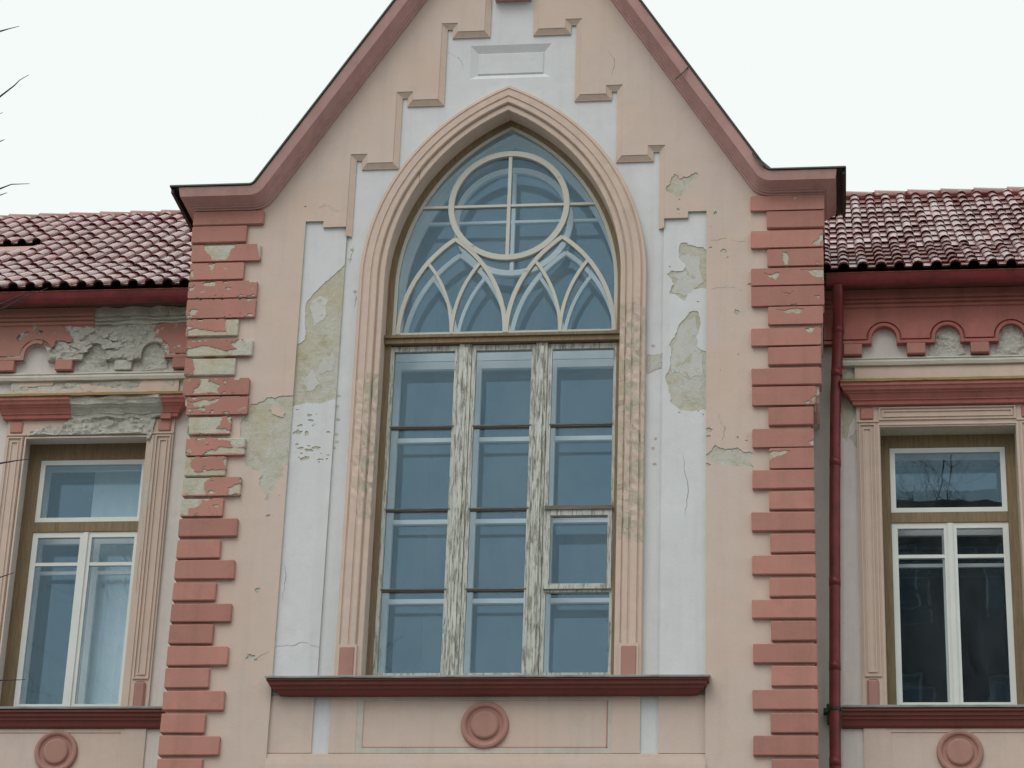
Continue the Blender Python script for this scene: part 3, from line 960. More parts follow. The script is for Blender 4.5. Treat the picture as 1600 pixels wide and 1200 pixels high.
# lifted scraps of flashing and a mortar joint in the cornice
rs_ = MB()
a = at(1170, 233, -0.2); b = at(1206, 265, -0.2); c = at(1190, 262, -0.21); d = at(1178, 246, -0.215)
rs_.add([(a[0], -0.17, a[1]), (b[0], -0.20, b[1]), (c[0], -0.26, c[1]), (d[0], -0.25, d[1]), (a[0], -0.17, a[1] + .012), (b[0], -0.20, b[1] + .012), (c[0], -0.26, c[1] + .012), (d[0], -0.25, d[1] + .012)],
        [(3, 2, 1, 0), (4, 5, 6, 7), (0, 1, 5, 4), (1, 2, 6, 5), (2, 3, 7, 6), (3, 0, 4, 7)])
rs_.build('loose_flashing', M['flashing'], cor)
mb = MB()
mb.tube([(at(1055, 124, -0.21)[0], -0.214, at(1055, 124, -0.21)[1]), (at(1066, 115, -0.22)[0], -0.223, at(1066, 115, -0.22)[1]), (at(1075, 105, -0.225)[0], -0.226, at(1075, 105, -0.225)[1])], 0.006, 5)
mb.build('cornice_joint', M['flashing'], cor)
# gable roof slopes running back from the cornice
gr = MB()
for (bx, sx) in ((BL, -1), (BR, 1)):
    x0, x1 = bx + sx * 0.0, APEX[0]
    v = [(x0, 0.20, EARZ + 0.0), (x0, 7.5, EARZ), (x1, 7.5, APEX[1]), (x1, 0.20, APEX[1])]
    gr.add(v + [(p[0], p[1], p[2] - 0.08) for p in v], [(0, 1, 2, 3), (7, 6, 5, 4), (0, 4, 5, 1), (1, 5, 6, 2), (2, 6, 7, 3), (3, 7, 4, 0)])
gr.build('gable_roof', M['flashing'], B)
for (a, b) in ((xl - 0.02, BL + 0.02), (BR - 0.02, xr + 0.02)):
    MB().box(a, b, -0.2, 3, EARZ - 0.02, EARZ - 0.006).build('ear_roof', M['flashing'], B)

# ------------------------------------------------------------------ pointed central window
def panes_from(lines, outline, y, th, mat, parent, name='pane', shrink_seed=1):
    """split an outline along glazing-bar centre lines into single panes"""
    vs, es = [], []
    def addp(p, closed):
        n0 = len(vs)
        vs.extend(Vector(q) for q in p)
        es.extend((n0 + i, n0 + i + 1) for i in range(len(p) - 1))
        if closed:
            es.append((n0 + len(p) - 1, n0))
    addp(outline, True)
    for p, cl in lines:
        addp(p, cl)
    V, E, Fc, ov, oe, of = delaunay_2d_cdt(vs, es, [], 0, 1e-5)
    cons = {frozenset(e) for e, o in zip(E, oe) if o}
    tris = [tuple(t) for t in Fc if pip(sum(V[i].x for i in t) / 3, sum(V[i].y for i in t) / 3, outline)]
    em = {}
    for k, t in enumerate(tris):
        for i in range(3):
            em.setdefault(frozenset((t[i], t[(i + 1) % 3])), []).append(k)
    seen = set()
    for k in range(len(tris)):
        if k in seen:
            continue
        st, reg = [k], []
        seen.add(k)
        while st:
            q = st.pop()
            reg.append(q)
            t = tris[q]
            for i in range(3):
                e = frozenset((t[i], t[(i + 1) % 3]))
                if e in cons:
                    continue
                for w in em[e]:
                    if w not in seen:
                        seen.add(w)
                        st.append(w)
        T = []
        for q in reg:
            t = tris[q]
            ar = sum(V[t[i]].x * V[t[(i + 1) % 3]].y - V[t[(i + 1) % 3]].x * V[t[i]].y for i in range(3))
            T.append(t if ar > 0 else t[::-1])
        area = sum(abs(sum(V[t[i]].x * V[t[(i + 1) % 3]].y - V[t[(i + 1) % 3]].x * V[t[i]].y for i in range(3))) / 2 for t in T)
        if area < 0.002:
            continue
        used = sorted({i for t in T for i in t})
        mp = {u: j for j, u in enumerate(used)}
        cx = sum(V[u].x for u in used) / len(used)
        cz = sum(V[u].y for u in used) / len(used)
        rg_ = random.Random(int(cx * 1000) * 31 + int(cz * 1000))
        ta, tb = rg_.uniform(-0.004, 0.004), rg_.uniform(-0.004, 0.004)
        yy = lambda u: y + ta * (V[u].x - cx) + tb * (V[u].y - cz)
        verts = [(V[u].x, yy(u), V[u].y) for u in used] + [(V[u].x, yy(u) + th, V[u].y) for u in used]
        n = len(used)
        faces = [tuple(mp[i] for i in t) for t in T] + [tuple(mp[i] + n for i in reversed(t)) for t in T]
        dirs = {(t[i], t[(i + 1) % 3]) for t in T for i in range(3)}
        for a, b in dirs:
            if (b, a) not in dirs:
                faces.append((mp[b], mp[a], mp[a] + n, mp[b] + n))
        mk(name, verts, faces, mat, parent)

WY = 0.205
WCX = 0.030
def win_arch(off, base):
    return arch_path(off, base, 20, cx=XC + 0.008)
# brown outer frame
po, pi2 = win_arch(0.02, 7.70), win_arch(-0.052, 7.70)
fr_v, fr_f = loft([[(a[0], WY - 0.005, a[1]), (b[0], WY - 0.005, b[1]), (b[0], WY + 0.09, b[1]), (a[0], WY + 0.09, a[1])] for a, b in zip(po, pi2)], True)
win = mk('window', fr_v, fr_f, M['brown'], B, label='tall pointed arch window with ring tracery and flaking white bars')
mb = MB().box(XC - 1.09, XC + 1.09, WY - 0.045, WY + 0.09, 11.012, 11.092).box(XC - 1.10, XC + 1.10, WY - 0.065, WY - 0.045, 11.062, 11.090)
mb.build('transom', M['brown'], win)

def arcpts(cx, cz, r, a0, a1, n=14):
    return [(cx + r * math.cos(a0 + (a1 - a0) * i / n), cz + r * math.sin(a0 + (a1 - a0) * i / n)) for i in range(n + 1)]
def tracery_lines():
    L = {}
    cc = (WCX, 12.448)
    L['ring'] = ([(cc[0] + 0.55 * math.cos(2 * math.pi * i / 48), cc[1] + 0.55 * math.sin(2 * math.pi * i / 48)) for i in range(48)], True)
    L['vbar'] = ([(WCX, 11.89), (WCX, 13.01)], False)
    r, a, h = 1.2, 0.5, 0.975
    th = math.asin(h / r)
    zb = 11.128
    arcs = []
    for xa, xb in ((-0.965, 0.035), (0.047, 1.047)):
        mid = (xa + xb) / 2
        arcs.append(arcpts(xa + r, zb, r, math.pi, math.pi - th))
        arcs.append(arcpts(xb - r, zb, r, 0, th))
        th2 = math.asin(0.745 / r)
        arcs.append(arcpts(mid - r, zb, r, 0, th2, 10))
        arcs.append(arcpts(mid + r, zb, r, math.pi, math.pi - th2, 10))
    L['arcs'] = arcs
    return L
TL = tracery_lines()
def hw(z, off):
    """half width of the arched light at height z"""
    if z <= SPR:
        return AW + off
    return math.sqrt((AR + off) ** 2 - (z - SPR) ** 2) - (AR - AW)

def upper_light(y, mat, glass, parent, kw=1.0, pre=''):
    d = 0.045
    a, b = win_arch(-0.045, 11.09), win_arch(-0.085, 11.09)
    v, f = loft([[(p[0], y, p[1]), (q[0], y, q[1]), (q[0], y + d, q[1]), (p[0], y + d, p[1])] for p, q in zip(a, b)], True)
    mk('arch_frame', v, f, mat, parent)
    MB().box(XC - 1.05, XC + 1.05, y - 0.003, y + d - 0.002, 11.092, 11.143).build('bottom_rail', mat, parent)
    mb = MB()
    rg = TL['ring'][0]
    n = len(rg)
    rw = 0.027 * kw
    rings = []
    for i in range(n):
        p = rg[i]
        u = Vector((p[0] - WCX, p[1] - 12.448)).normalized()
        rings.append([(p[0] - u.x * rw, y - 0.012, p[1] - u.y * rw), (p[0] + u.x * rw, y - 0.012, p[1] + u.y * rw), (p[0] + u.x * rw, y + d, p[1] + u.y * rw), (p[0] - u.x * rw, y + d, p[1] - u.y * rw)])
    v, f = loft(rings + [rings[0]], True, False)
    mb.add(v, f)
    mb.build('tracery_ring', mat, parent)
    w = 0.0125 * kw
    MB().box(WCX - w * 1.3, WCX + w * 1.3, y - 0.004, y + d, 11.91, 12.99).build('glazing_bar', mat, parent)
    h = hw(12.448, -0.07)
    MB().box(XC - h, XC + h, y + 0.001, y + d - 0.004, 12.448 - w, 12.448 + w).build('glazing_bar', mat, parent)
    for k, arc in enumerate(TL['arcs']):
        mb = MB()
        ww = 0.020 * kw if k % 4 < 2 else 0.0155 * kw
        strip(arc, -ww, ww, y - (0.008 if k % 4 < 2 else 0.005) - 0.001 * (k % 2), d + 0.006, mb)
        mb.build('tracery_bar', mat, parent)
    h = hw(12.448, -0.06)
    lines = [TL['ring'], TL['vbar'], ([(XC - h, 12.448), (XC + h, 12.448)], False)] + [(p, False) for p in TL['arcs']]
    outl = win_arch(-0.06, 11.11)
    panes_from(lines, outl, y + 0.022, 0.004, glass, parent)
upper_light(WY + 0.012, M['tracery'], M['glass_blue'], win)

# lower lights: three tall casements
COLS = [(-1.022, -0.380), (-0.258, 0.333), (0.447, 1.078)]
MUL = [(-0.380, -0.258), (0.333, 0.447)]
BARS = [10.195, 9.392, 8.632]
LZ0, LZ1 = 7.81, 11.0
y = WY + 0.012
for (a, b) in MUL:
    c = (a + b) / 2
    mb = MB().box(a + 0.004, c - 0.002, y - 0.022, y + 0.05, LZ0 - 0.02, LZ1 + 0.01).box(c + 0.002, b - 0.004, y - 0.018, y + 0.05, LZ0 - 0.02, LZ1 + 0.01).box(c - 0.022, c + 0.022, y - 0.034, y - 0.02, LZ0 - 0.01, LZ1 - 0.03)
    mb.build('mullion', M['mullion'], win)
for ci, (a, b) in enumerate(COLS):
    sw = 0.038
    mb = MB()
    mb.box(a, a + sw, y - 0.006, y + 0.045, LZ0, LZ1).box(b - sw * (0.75 if ci == 2 else 1), b, y - 0.006, y + 0.045, LZ0, LZ1)
    mb.box(a + sw, b - sw * 0.75, y - 0.004, y + 0.045, LZ1 - 0.05, LZ1).box(a + sw, b - sw * 0.75, y - 0.004, y + 0.045, LZ0, LZ0 + 0.055)
    mb.build('casement_frame', M['aged_white'], win)
    for bi, z in enumerate(BARS):
        if ci == 2 and bi >= 1:
            continue
        MB().box(a + sw - 0.01, b - 0.02, y - 0.012, y + 0.03, z - 0.003, z + 0.008).box(a + sw - 0.012, b - 0.018, y - 0.004, y + 0.036, z - 0.014, z - 0.003).build('glazing_bar', M['dark_brown'], win)
    zs_ = [LZ0 + 0.03] + sorted(BARS) + [LZ1 - 0.03]
    lines = [([(a - 0.1, z), (b + 0.1, z)], False) for z in BARS]
    panes_from(lines, rect(a + 0.02, b - 0.015, LZ0 + 0.03, LZ1 - 0.03), y + 0.026, 0.004, M['glass_blue'], win)
# opening vent sash in the third casement
a, b = COLS[2]
mb = MB()
mb.box(a + 0.012, b - 0.008, y - 0.05, y + 0.01, 9.362, 9.397)
mb.build('vent_head', M['dark_brown'], win)
ring(rect(a + 0.016, b - 0.014, 8.622, 9.362), rect(a + 0.068, b - 0.052, 8.670, 9.310), y - 0.034, 0.05, 'vent_sash', M['aged_white'], win)
MB().box(a + 0.02, b - 0.02, y - 0.01, y + 0.03, 8.597, 8.620).build('glazing_bar', M['aged_white'], win)

# inner window leaf, set back in the double window
IY = 0.555
iw = MB()
a, b = win_arch(0.0, 7.72), win_arch(-0.06, 7.72)
v, f = loft([[(p[0], IY - 0.005, p[1]), (q[0], IY - 0.005, q[1]), (q[0], IY + 0.05, q[1]), (p[0], IY + 0.05, p[1])] for p, q in zip(a, b)], True)
iw.add(v, f)
iwin = iw.build('inner_window', M['inner_white'], B)
upper_light(IY, M['inner_white'], M['glass'], iwin, 1.05)
MB().box(XC - 1.05, XC + 1.05, IY - 0.02, IY + 0.05, 10.99, 11.09).build('transom', M['inner_white'], iwin)
for (a, b) in MUL:
    MB().box(a - 0.012, b + 0.012, IY - 0.012, IY + 0.045, 7.75, 10.99).build('mullion', M['inner_white'], iwin)
for ci, (a, b) in enumerate(COLS):
    mb = MB()
    mb.box(a - 0.01, a + 0.045, IY - 0.02, IY + 0.04, 7.75, 10.985).box(b - 0.04, b + 0.01, IY - 0.02, IY + 0.04, 7.75, 10.985)
    mb.box(a + 0.045, b - 0.04, IY - 0.018, IY + 0.04, 10.91, 10.985).box(a + 0.045, b - 0.04, IY - 0.018, IY + 0.04, 7.75, 7.83)
    mb.build('casement_frame', M['inner_white'], iwin)
    for z in BARS:
        MB().box(a + 0.04, b - 0.035, IY - 0.02, IY + 0.03, z - 0.021, z + 0.021).build('glazing_bar', M['inner_white'], iwin)
    panes_from([([(a - 0.1, z), (b + 0.1, z)], False) for z in BARS], rect(a + 0.03, b - 0.03, 7.80, 10.95), IY + 0.02, 0.004, M['glass'], iwin)

def room(x0, x1, y0, y1, z0, z1, mat):
    v = [(x0, y0, z0), (x1, y0, z0), (x1, y1, z0), (x0, y1, z0), (x0, y0, z1), (x1, y0, z1), (x1, y1, z1), (x0, y1, z1)]
    return mk('room_interior', v, [(0, 1, 2, 3), (7, 6, 5, 4), (1, 5, 6, 2), (2, 6, 7, 3), (3, 7, 4, 0)], mat, B)
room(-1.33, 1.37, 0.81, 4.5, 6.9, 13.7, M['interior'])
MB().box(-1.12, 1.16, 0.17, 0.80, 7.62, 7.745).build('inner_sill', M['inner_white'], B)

# ------------------------------------------------------------------ wings
XM = 0.037
YW = 0.78
XE = 14.0
def wing(s):
    side = 'left' if s < 0 else 'right'
    X = lambda x: XM + s * x
    damaged = s < 0
    op = rect(X(3.462 if damaged else 3.415), X(4.672 if damaged else 4.635), 7.72, 10.388 if damaged else 10.345)
    # --- wall
    ol = rect(X(2.80), X(XE), G0, 11.72)
    if damaged:
        plate('wing_wall', ol, [op], YW, 0.24, M['pale'], B)
    else:
        plate('wing_wall', ol, [op], YW + 0.004, 0.24, M['bare'], B)
        pe = [jag(pxpoly([(1312, 585), (1336, 570), (1338, 640), (1322, 690), (1316, 665), (1313, 640)], YW), 0.02, 41, 5),
              jag(pxpoly([(1338, 672), (1345, 690), (1345, 705), (1334, 696), (1326, 684), (1333, 680)], YW), 0.012, 42, 4)]
        plate('wing_coat', ol, [op] + pe, YW, 0.005, M['pale'], B)
    # --- eave soffit and upper fascia band
    hsweep('eave_soffit', [(11.745, YW), (11.745, 0.52), (11.72, 0.50), (11.705, 0.52), (11.70, 0.64), (11.69, YW)], min(X(2.9), X(XE)), max(X(2.9), X(XE)), M['soffit'], B, YW, False, False)
    bx0, bx1 = X(2.92), X(XE)
    band = [(11.70, 0.70), (11.69, 0.655), (11.612, 0.660), (11.606, 0.690), (11.596, 0.690), (11.590, 0.672), (11.570, 0.672), (11.565, 0.700), (11.555, 0.700), (11.550, 0.684), (11.528, 0.684), (11.522, 0.715), (11.51, 0.72)]
    if damaged:
        hsweep('frieze_band', band, X(XE), X(4.08), M['red_worn'], B, YW, False, False)
        hsweep('crumbled_band', [(z, y + 0.02) for z, y in band], X(4.08), X(2.92), M['rubble'], B, YW, False, False, None, 30, 0.03, 3)
    else:
        hsweep('frieze_band', band, min(bx0, bx1), max(bx0, bx1), M['frieze_red'], B, YW, False, False)
    # --- arcaded frieze
    cs = [3.475 + 0.58 * k for k in range(18)]
    rN, zc, zb = 0.115, 11.225, 11.165
    low = []
    for c in cs:
        low.append((c - rN, zb))
        low += [(c - rN * math.cos(math.pi * i / 14), zc + rN * math.sin(math.pi * i / 14)) for i in range(15)]
        low.append((c + rN, zb))
    out2 = [(2.92, zb)] + low + [(XE, zb), (XE, 11.525), (2.92, 11.525)]
    ol = [(X(x), z) for x, z in out2]
    holes = []
    FY = 0.72
    if damaged:
        l_ = lambda *pts: [(x / 4.617, 460 + y / 4.617) for x, y in pts]
        hp = jag(pxpoly(l_((120, 60), (130, 195), (250, 178), (430, 190), (550, 200), (455, 235), (500, 290), (520, 345), (410, 335), (350, 395), (330, 360), (305, 440), (330, 490), (600, 500), (1000, 500), (1165, 480), (1160, 390), (1140, 290), (1110, 245), (1180, 190), (1240, 140), (1345, 118), (1345, 60)), FY), 0.035, 51, 5)
        h2 = jag(pxpoly(l_((120, 330), (150, 285), (200, 268), (220, 290), (170, 310), (135, 345)), FY), 0.012, 52, 4)
        h3 = jag(pxpoly(l_((258, 262), (310, 265), (300, 290), (270, 290)), FY), 0.012, 53, 4)
        holes = [hp, h2, h3]
        rough_plate('crumbled_render', [(x, z) for x, z in ol if x > -5.3] if False else ol, [], FY + 0.016, 0.05, M['rubble'], B, 0.015, 0.024, 3)
        # lumps of remaining render give the bare area relief
        rl = random.Random(9)
        for k in range(46):
            px_, py_ = rl.uniform(100, 270), rl.uniform(490, 560)
            q = at(px_, py_, FY)
            if not pip(q[0], q[1], hp) or not pip(q[0], q[1], ol):
                continue
            w_, h_ = rl.uniform(0.04, 0.13), rl.uniform(0.02, 0.06)
            bl = jag(blob(q[0], q[1], w_, h_, k, 10), 0.01, k, 2)
            bl = [p for p in bl]
            plate('render_scale', bl, [], FY + 0.006 - rl.uniform(0.003, 0.012), 0.01, M['rubble'], B)
    gv = 0.046
    lo2 = []
    for c in cs:
        lo2.append((c - rN - gv, zb + gv))
        lo2 += [(c - (rN + gv) * math.cos(math.pi * i / 14), zc + (rN + gv) * math.sin(math.pi * i / 14)) for i in range(15)]
        lo2.append((c + rN + gv, zb + gv))
    ol2 = [(X(x), z) for x, z in [(2.92, zb + gv)] + lo2 + [(XE, zb + gv), (XE, 11.525), (2.92, 11.525)]]
    plate('frieze', ol2, holes, FY - 0.012, 0.06 if not damaged else 0.022, M['red_worn'] if damaged else M['frieze_red'], B)
    if not damaged:
        plate('frieze_bed', ol, [], FY + 0.012, 0.05, M['frieze_red'], B)
    else:
        plate('frieze_bed', ol, holes, FY + 0.004, 0.006, M['red_worn'], B)
    # trim following the little arches
    for k, c in enumerate(cs):
        if damaged and k < 2:
            continue
        pth = [(c - 0.29, zb + 0.0), (c - rN - 0.004, zb + 0.0)] + [(c - rN * math.cos(math.pi * i / 14), zc + rN * math.sin(math.pi * i / 14)) for i in range(15)] + [(c + rN + 0.004, zb), (c + 0.29, zb)]
        pth = [(X(x), z) for x, z in pth]
        if s < 0:
            pth = pth[::-1]
        if damaged and k == 2:                 # right part of the trim has fallen off
            pth = [p for p in pth if p[0] < at(66, 540, FY)[0]]
        mb = MB()
        strip(pth, 0.0, 0.028, FY - 0.018, 0.036, mb)
        mb.build('arch_trim', M['red_worn'] if damaged else M['frieze_red'], B)
    mb = MB()
    if damaged:
        e = [(X(3.36), zb), (X(3.36), zc), (X(3.355), zc + 0.05)]
        strip([(X(3.355), zb), (X(2.92), zb)], 0.0, 0.028, FY - 0.018, 0.036, mb)
        mb.build('arch_trim', M['red'], B)
    else:
        strip([(X(2.92), zb), (X(3.185), zb)], 0.0, 0.028, FY - 0.018, 0.036, mb)
        mb.build('arch_trim', M['red'], B)
    for k in range(len(cs)):
        c = cs[k] - 0.29
        mt = M['red']
        if damaged and k == 1:
            mt = M['rubble']
        if damaged and k == 2:
            mt = M['red_worn']
        bevbox('bracket', X(c - 0.085), X(c + 0.085), 0.70 + (0.03 if mt is M['rubble'] else 0), YW + 0.01, 11.055, zb - 0.002, mt, B, 0.006)
    # rough niches
    for k, c in enumerate(cs[:4]):
        if (damaged and k < 2) or (not damaged and k in (1, 2)):
            ar = [(X(c - 0.165), 11.045), (X(c + 0.165), 11.045)] + [(X(c + 0.125 * math.cos(math.pi * i / 8)), zc + 0.125 * math.sin(math.pi * i / 8)) for i in range(9)]
            rough_plate('niche_render', jag(ar, 0.02, 60 + k, 3), [], YW - 0.010, 0.012, M['rubble'], B, 0.02, 0.014, k + 5)
    # --- white moulding and pink band over the hood
    wm = [(11.045, YW), (11.040, 0.742), (11.022, 0.732), (11.015, 0.742), (10.985, 0.720), (10.955, 0.728), (10.950, 0.75), (10.945, YW)]
    a, b = X(3.09), X(XE)
    hsweep('white_moulding', wm, min(a, b), max(a, b), M['dirty_white'], B, YW, False, False, None, 60, 0.006, 5)
    pbz = rect(X(3.20), X(4.86), 10.80, 10.947)
    ph = []
    if damaged:
        lq = lambda *pts: [(x / 4.617, 460 + y / 4.617) for x, y in pts]
        ph = [jag(pxpoly(lq((380, 600), (1030, 600), (1060, 610), (1000, 670), (880, 690), (760, 668), (640, 640), (480, 690), (80, 705), (90, 660), (380, 655)), 0.752), 0.02, 71, 5)]
        rough_plate('crumbled_render', pbz, [], 0.764, 0.03, M['rubble'], B, 0.022, 0.014, 15)
    plate('lintel_band', pbz, ph, 0.752, 0.03 if not damaged else 0.008, M['trim_pink'], B)
    # --- window hood
    hp_ = [(10.735, 0.600), (10.700, 0.598), (10.690, 0.612), (10.665, 0.622), (10.655, 0.645), (10.645, 0.648), (10.640, 0.662), (10.600, 0.690), (10.590, 0.690), (10.585, 0.704), (10.552, 0.708), (10.545, 0.75)]
    a, b = X(3.215), X(4.845)
    x0, x1 = min(a, b), max(a, b)
    if damaged:
        xa = at(108, 630, 0.62)[0]
        xb = at(252, 630, 0.62)[0]
        hood = hsweep('window_hood', hp_, x0, xa, M['frieze_red'], B, 0.75, True, False)
        hsweep('crumbled_hood', [(z, y + 0.012) for z, y in hp_], xa, xb, M['rubble'], hood, 0.75, False, False, None, 34, 0.035, 1)
        hsweep('hood_end', hp_, xb, x1, M['frieze_red'], hood, 0.75, False, True)
        MB().box(xb - 0.02, x1 - 0.02, 0.70, 0.76, 10.53, 10.60).build('hood_fillet', M['red'], hood)
    else:
        hood = hsweep('window_hood', hp_, x0, x1, M['frieze_red'], B, 0.75)
    fl_ = [(10.832, 0.752), (10.742, 0.585), (10.734, 0.583), (10.734, 0.60), (10.82, 0.76)]
    hsweep('hood_flashing', fl_, x0 - 0.15, x1 + 0.15, M['ochre'], hood, 0.75, False, False, None, 40, 0.006, 8)
    # --- surround
    sy = 0.752
    so = rect(X(3.205), X(4.845), 7.69, 10.547)
    holes = [op]
    cm = M['trim_pink']
    sur = plate('window_surround', so, holes, sy, 0.03, cm, B)
    if damaged:
        pz = jag([(X(3.40), 10.56), (X(3.405), 10.40), (X(3.43), 10.33), (X(4.0), 10.33), (X(4.6), 10.335), (X(4.62), 10.42), (X(4.42), 10.49), (X(4.30), 10.46), (X(4.22), 10.56)], 0.02, 81, 5)
        rough_plate('crumbled_render', pz, [op], sy - 0.010, 0.014, M['rubble'], sur, 0.02, 0.026, 21)
        pz = jag([(X(3.385), 10.36), (X(3.42), 10.36), (X(3.43), 9.6), (X(3.42), 8.8), (X(3.39), 9.3), (X(3.37), 9.9)], 0.025, 82, 5)
        v, f = plate_data(pz, [op], sy - 0.004, 0.005)
        mk('crumbled_render', v, f, M['bare'], sur)
    def rr(x0, x1, z0, z1, w, yy, dd):
        x0, x1 = sorted((X(x0), X(x1)))
        ring(rect(x0, x1, z0, z1), rect(x0 + w, x1 - w, z0 + w, z1 - w), yy, dd, 'surround_bead', cm, sur)
    for (xa, xb) in ((3.225, 3.372), (4.678, 4.825)):
        rr(xa, xb, 7.98, 10.375, 0.012, sy - 0.016, 0.018)
        rr(xa + 0.034, xb - 0.034, 8.02, 10.335, 0.012, sy - 0.012, 0.014)
        bevbox('corner_block', X(xa + 0.012), X(xb - 0.012), sy - 0.018, sy + 0.01, 10.415, 10.535, M['red_worn'] if damaged else M['red'], sur, 0.012)
        bevbox('plinth_block', X(xa + 0.016), X(xb - 0.024), sy - 0.022, sy + 0.01, 7.70, 7.955, M['medal'], sur, 0.02)
    if not damaged:
        rr(3.41, 4.64, 10.41, 10.535, 0.012, sy - 0.016, 0.018)
        rr(3.44, 4.61, 10.44, 10.505, 0.012, sy - 0.012, 0.014)
    for z in (10.392,):
        MB().box(X(3.21), X(3.405), sy - 0.014, sy + 0.002, z, z + 0.016).build('surround_bead', cm, sur)
        MB().box(X(4.645), X(4.84), sy - 0.014, sy + 0.002, z, z + 0.016).build('surround_bead', cm, sur)
    rr(3.392, 4.658, 7.6, 10.376, 0.016, sy - 0.010, 0.012)
    # --- sill and apron
    sp_ = [(7.695, YW + 0.03), (7.672, 0.665), (7.650, 0.662), (7.646, 0.680), (7.615, 0.684), (7.608, 0.700), (7.585, 0.704), (7.580, 0.718), (7.535, 0.735), (7.520, 0.752), (7.517, YW)]
    a, b = X(3.02 if not damaged else 2.87), X(XE)
    wsill = hsweep('sill', sp_, min(a, b), max(a, b), M['sillred'], B, YW, False, False)
    zp = [(7.752, 0.96), (7.700, 0.66), (7.690, 0.650), (7.676, 0.652)]
    hsweep('sill_sheet', zp, min(a, b), max(a, b), M['zinc'], wsill, YW, False, False, None, 60, 0.005, 2)
    plate('apron_block', rect(X(3.205), X(3.405), 7.05, 7.52), [], YW - 0.018, 0.03, M['pink'], B)
    x0, x1 = sorted((X(3.44), X(4.61)))
    plate('apron_panel', rect(x0 - 0.035, x1 + 0.035, 7.03, 7.52), [rect(x0, x1, 7.07, 7.485)], YW - 0.014, 0.03, M['trim_pink'], B)
    plate('panel_face', rect(x0, x1, 7.07, 7.485), [], YW - 0.006, 0.01, M['pink'], B)
    plate('apron_block', rect(X(4.645), X(4.845), 7.05, 7.52), [], YW - 0.018, 0.03, M['pink'], B)
    medallion(X(4.023), 7.305, YW - 0.012, 0.20, B)
    # --- window
    fy = 0.965
    w = ring(rect(X(3.40), X(4.70), 7.70, 10.42), rect(X(3.500), X(4.545), 7.755, 10.222), fy, 0.09, 'window', M['brown'], B,
             'white casement window with pale curtain inside' if damaged else 'white casement window with dark glass reflecting a tree')
    MB().box(X(3.50), X(4.545), fy - 0.008, fy + 0.08, 9.490, 9.588).build('transom', M['brown'], w)
    gm = M['glass']
    def sash(x0, x1, z0, z1, yy, wd, mat, bar=None, nm='sash'):
        x0, x1 = sorted((X(x0), X(x1)))
        q = ring(rect(x0, x1, z0, z1), rect(x0 + wd, x1 - wd, z0 + wd, z1 - wd), yy, 0.045, nm, mat, w)
        ln = []
        if bar:
            MB().box(x0 + wd - 0.003, x1 - wd + 0.003, yy + 0.004, yy + 0.04, bar - 0.016, bar + 0.016).build('glazing_bar', mat, w)
            ln = [([(x0 - 0.1, bar), (x1 + 0.1, bar)], False)]
        panes_from(ln, rect(x0 + wd - 0.012, x1 - wd + 0.012, z0 + wd - 0.012, z1 - wd + 0.012), yy + 0.02, 0.004, gm, w)
    yy = fy + 0.004
    sash(3.502, 4.543, 9.590, 10.22, yy, 0.046, M['clean_white'])
    sash(3.502, 4.018, 7.758, 9.488, yy, 0.052, M['clean_white'], 9.17)
    sash(4.028, 4.543, 7.758, 9.488, yy, 0.052, M['clean_white'], 9.17)
    MB().box(X(4.000), X(4.046), yy - 0.016, yy + 0.01, 7.765, 9.482).build('meeting_strip', M['clean_white'], w)
    yi = 1.22
    sash(3.46, 4.59, 9.57, 10.27, yi, 0.06, M['inner_white'], None, 'inner_sash')
    sash(3.46, 4.018, 7.74, 9.52, yi, 0.06, M['inner_white'], 9.17, 'inner_sash')
    sash(4.028, 4.59, 7.74, 9.52, yi, 0.06, M['inner_white'], 9.17, 'inner_sash')
    # --- jambs, room, curtain
    jp = rect(X(3.405), X(4.69), 7.71, 10.40)
    v, f = loft([[(p[0], 1.025, p[1]), (p[0], 1.31, p[1])] for p in jp + [jp[0]]])
    mk('inner_reveal', v, f, M['inner_white'], B)
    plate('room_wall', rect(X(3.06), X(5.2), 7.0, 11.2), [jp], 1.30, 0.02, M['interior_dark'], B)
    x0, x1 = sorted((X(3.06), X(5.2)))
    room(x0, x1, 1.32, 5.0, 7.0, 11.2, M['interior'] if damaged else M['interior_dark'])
    if damaged:
        cv = []
        n = 90
        xa, xb = X(4.13), X(3.42)
        for i in range(n + 1):
            x = xa + (xb - xa) * i / n
            yy_ = 1.37 + 0.006 * math.sin(i * 0.33) + 0.003 * math.sin(i * 0.71 + 1)
            cv += [(x, yy_, 7.6), (x, yy_ + 0.003, 10.5)]
        mk('curtain', cv, [(2 * i, 2 * i + 2, 2 * i + 3, 2 * i + 1) for i in range(n)], M['curtain'], B, True)
    # --- gutter
    gy, gz, r_ = 0.475, 11.745, 0.072
    prof = [(gy - r_ - 0.006, gz + 0.006), (gy - r_ - 0.014, gz - 0.002), (gy - r_ - 0.006, gz - 0.012)] + [(gy - r_ * math.cos(math.pi * i / 10), gz - 0.012 - (r_ + 0.02) * math.sin(math.pi * i / 10)) for i in range(1, 10)] + [(gy + r_, gz + 0.01)]
    g0, g1 = X(2.955), X(XE)
    g0, g1 = min(g0, g1), max(g0, g1)
    rings = [[(x, y_, z_) for y_, z_ in prof] for x in (g0, g1)]
    v, f = loft(rings)
    gut = mk('gutter', v, f, M['gutter'], B, False, 'dark red half-round metal gutter')
    md = gut.modifiers.new('thickness', 'SOLIDIFY')
    md.thickness = 0.003
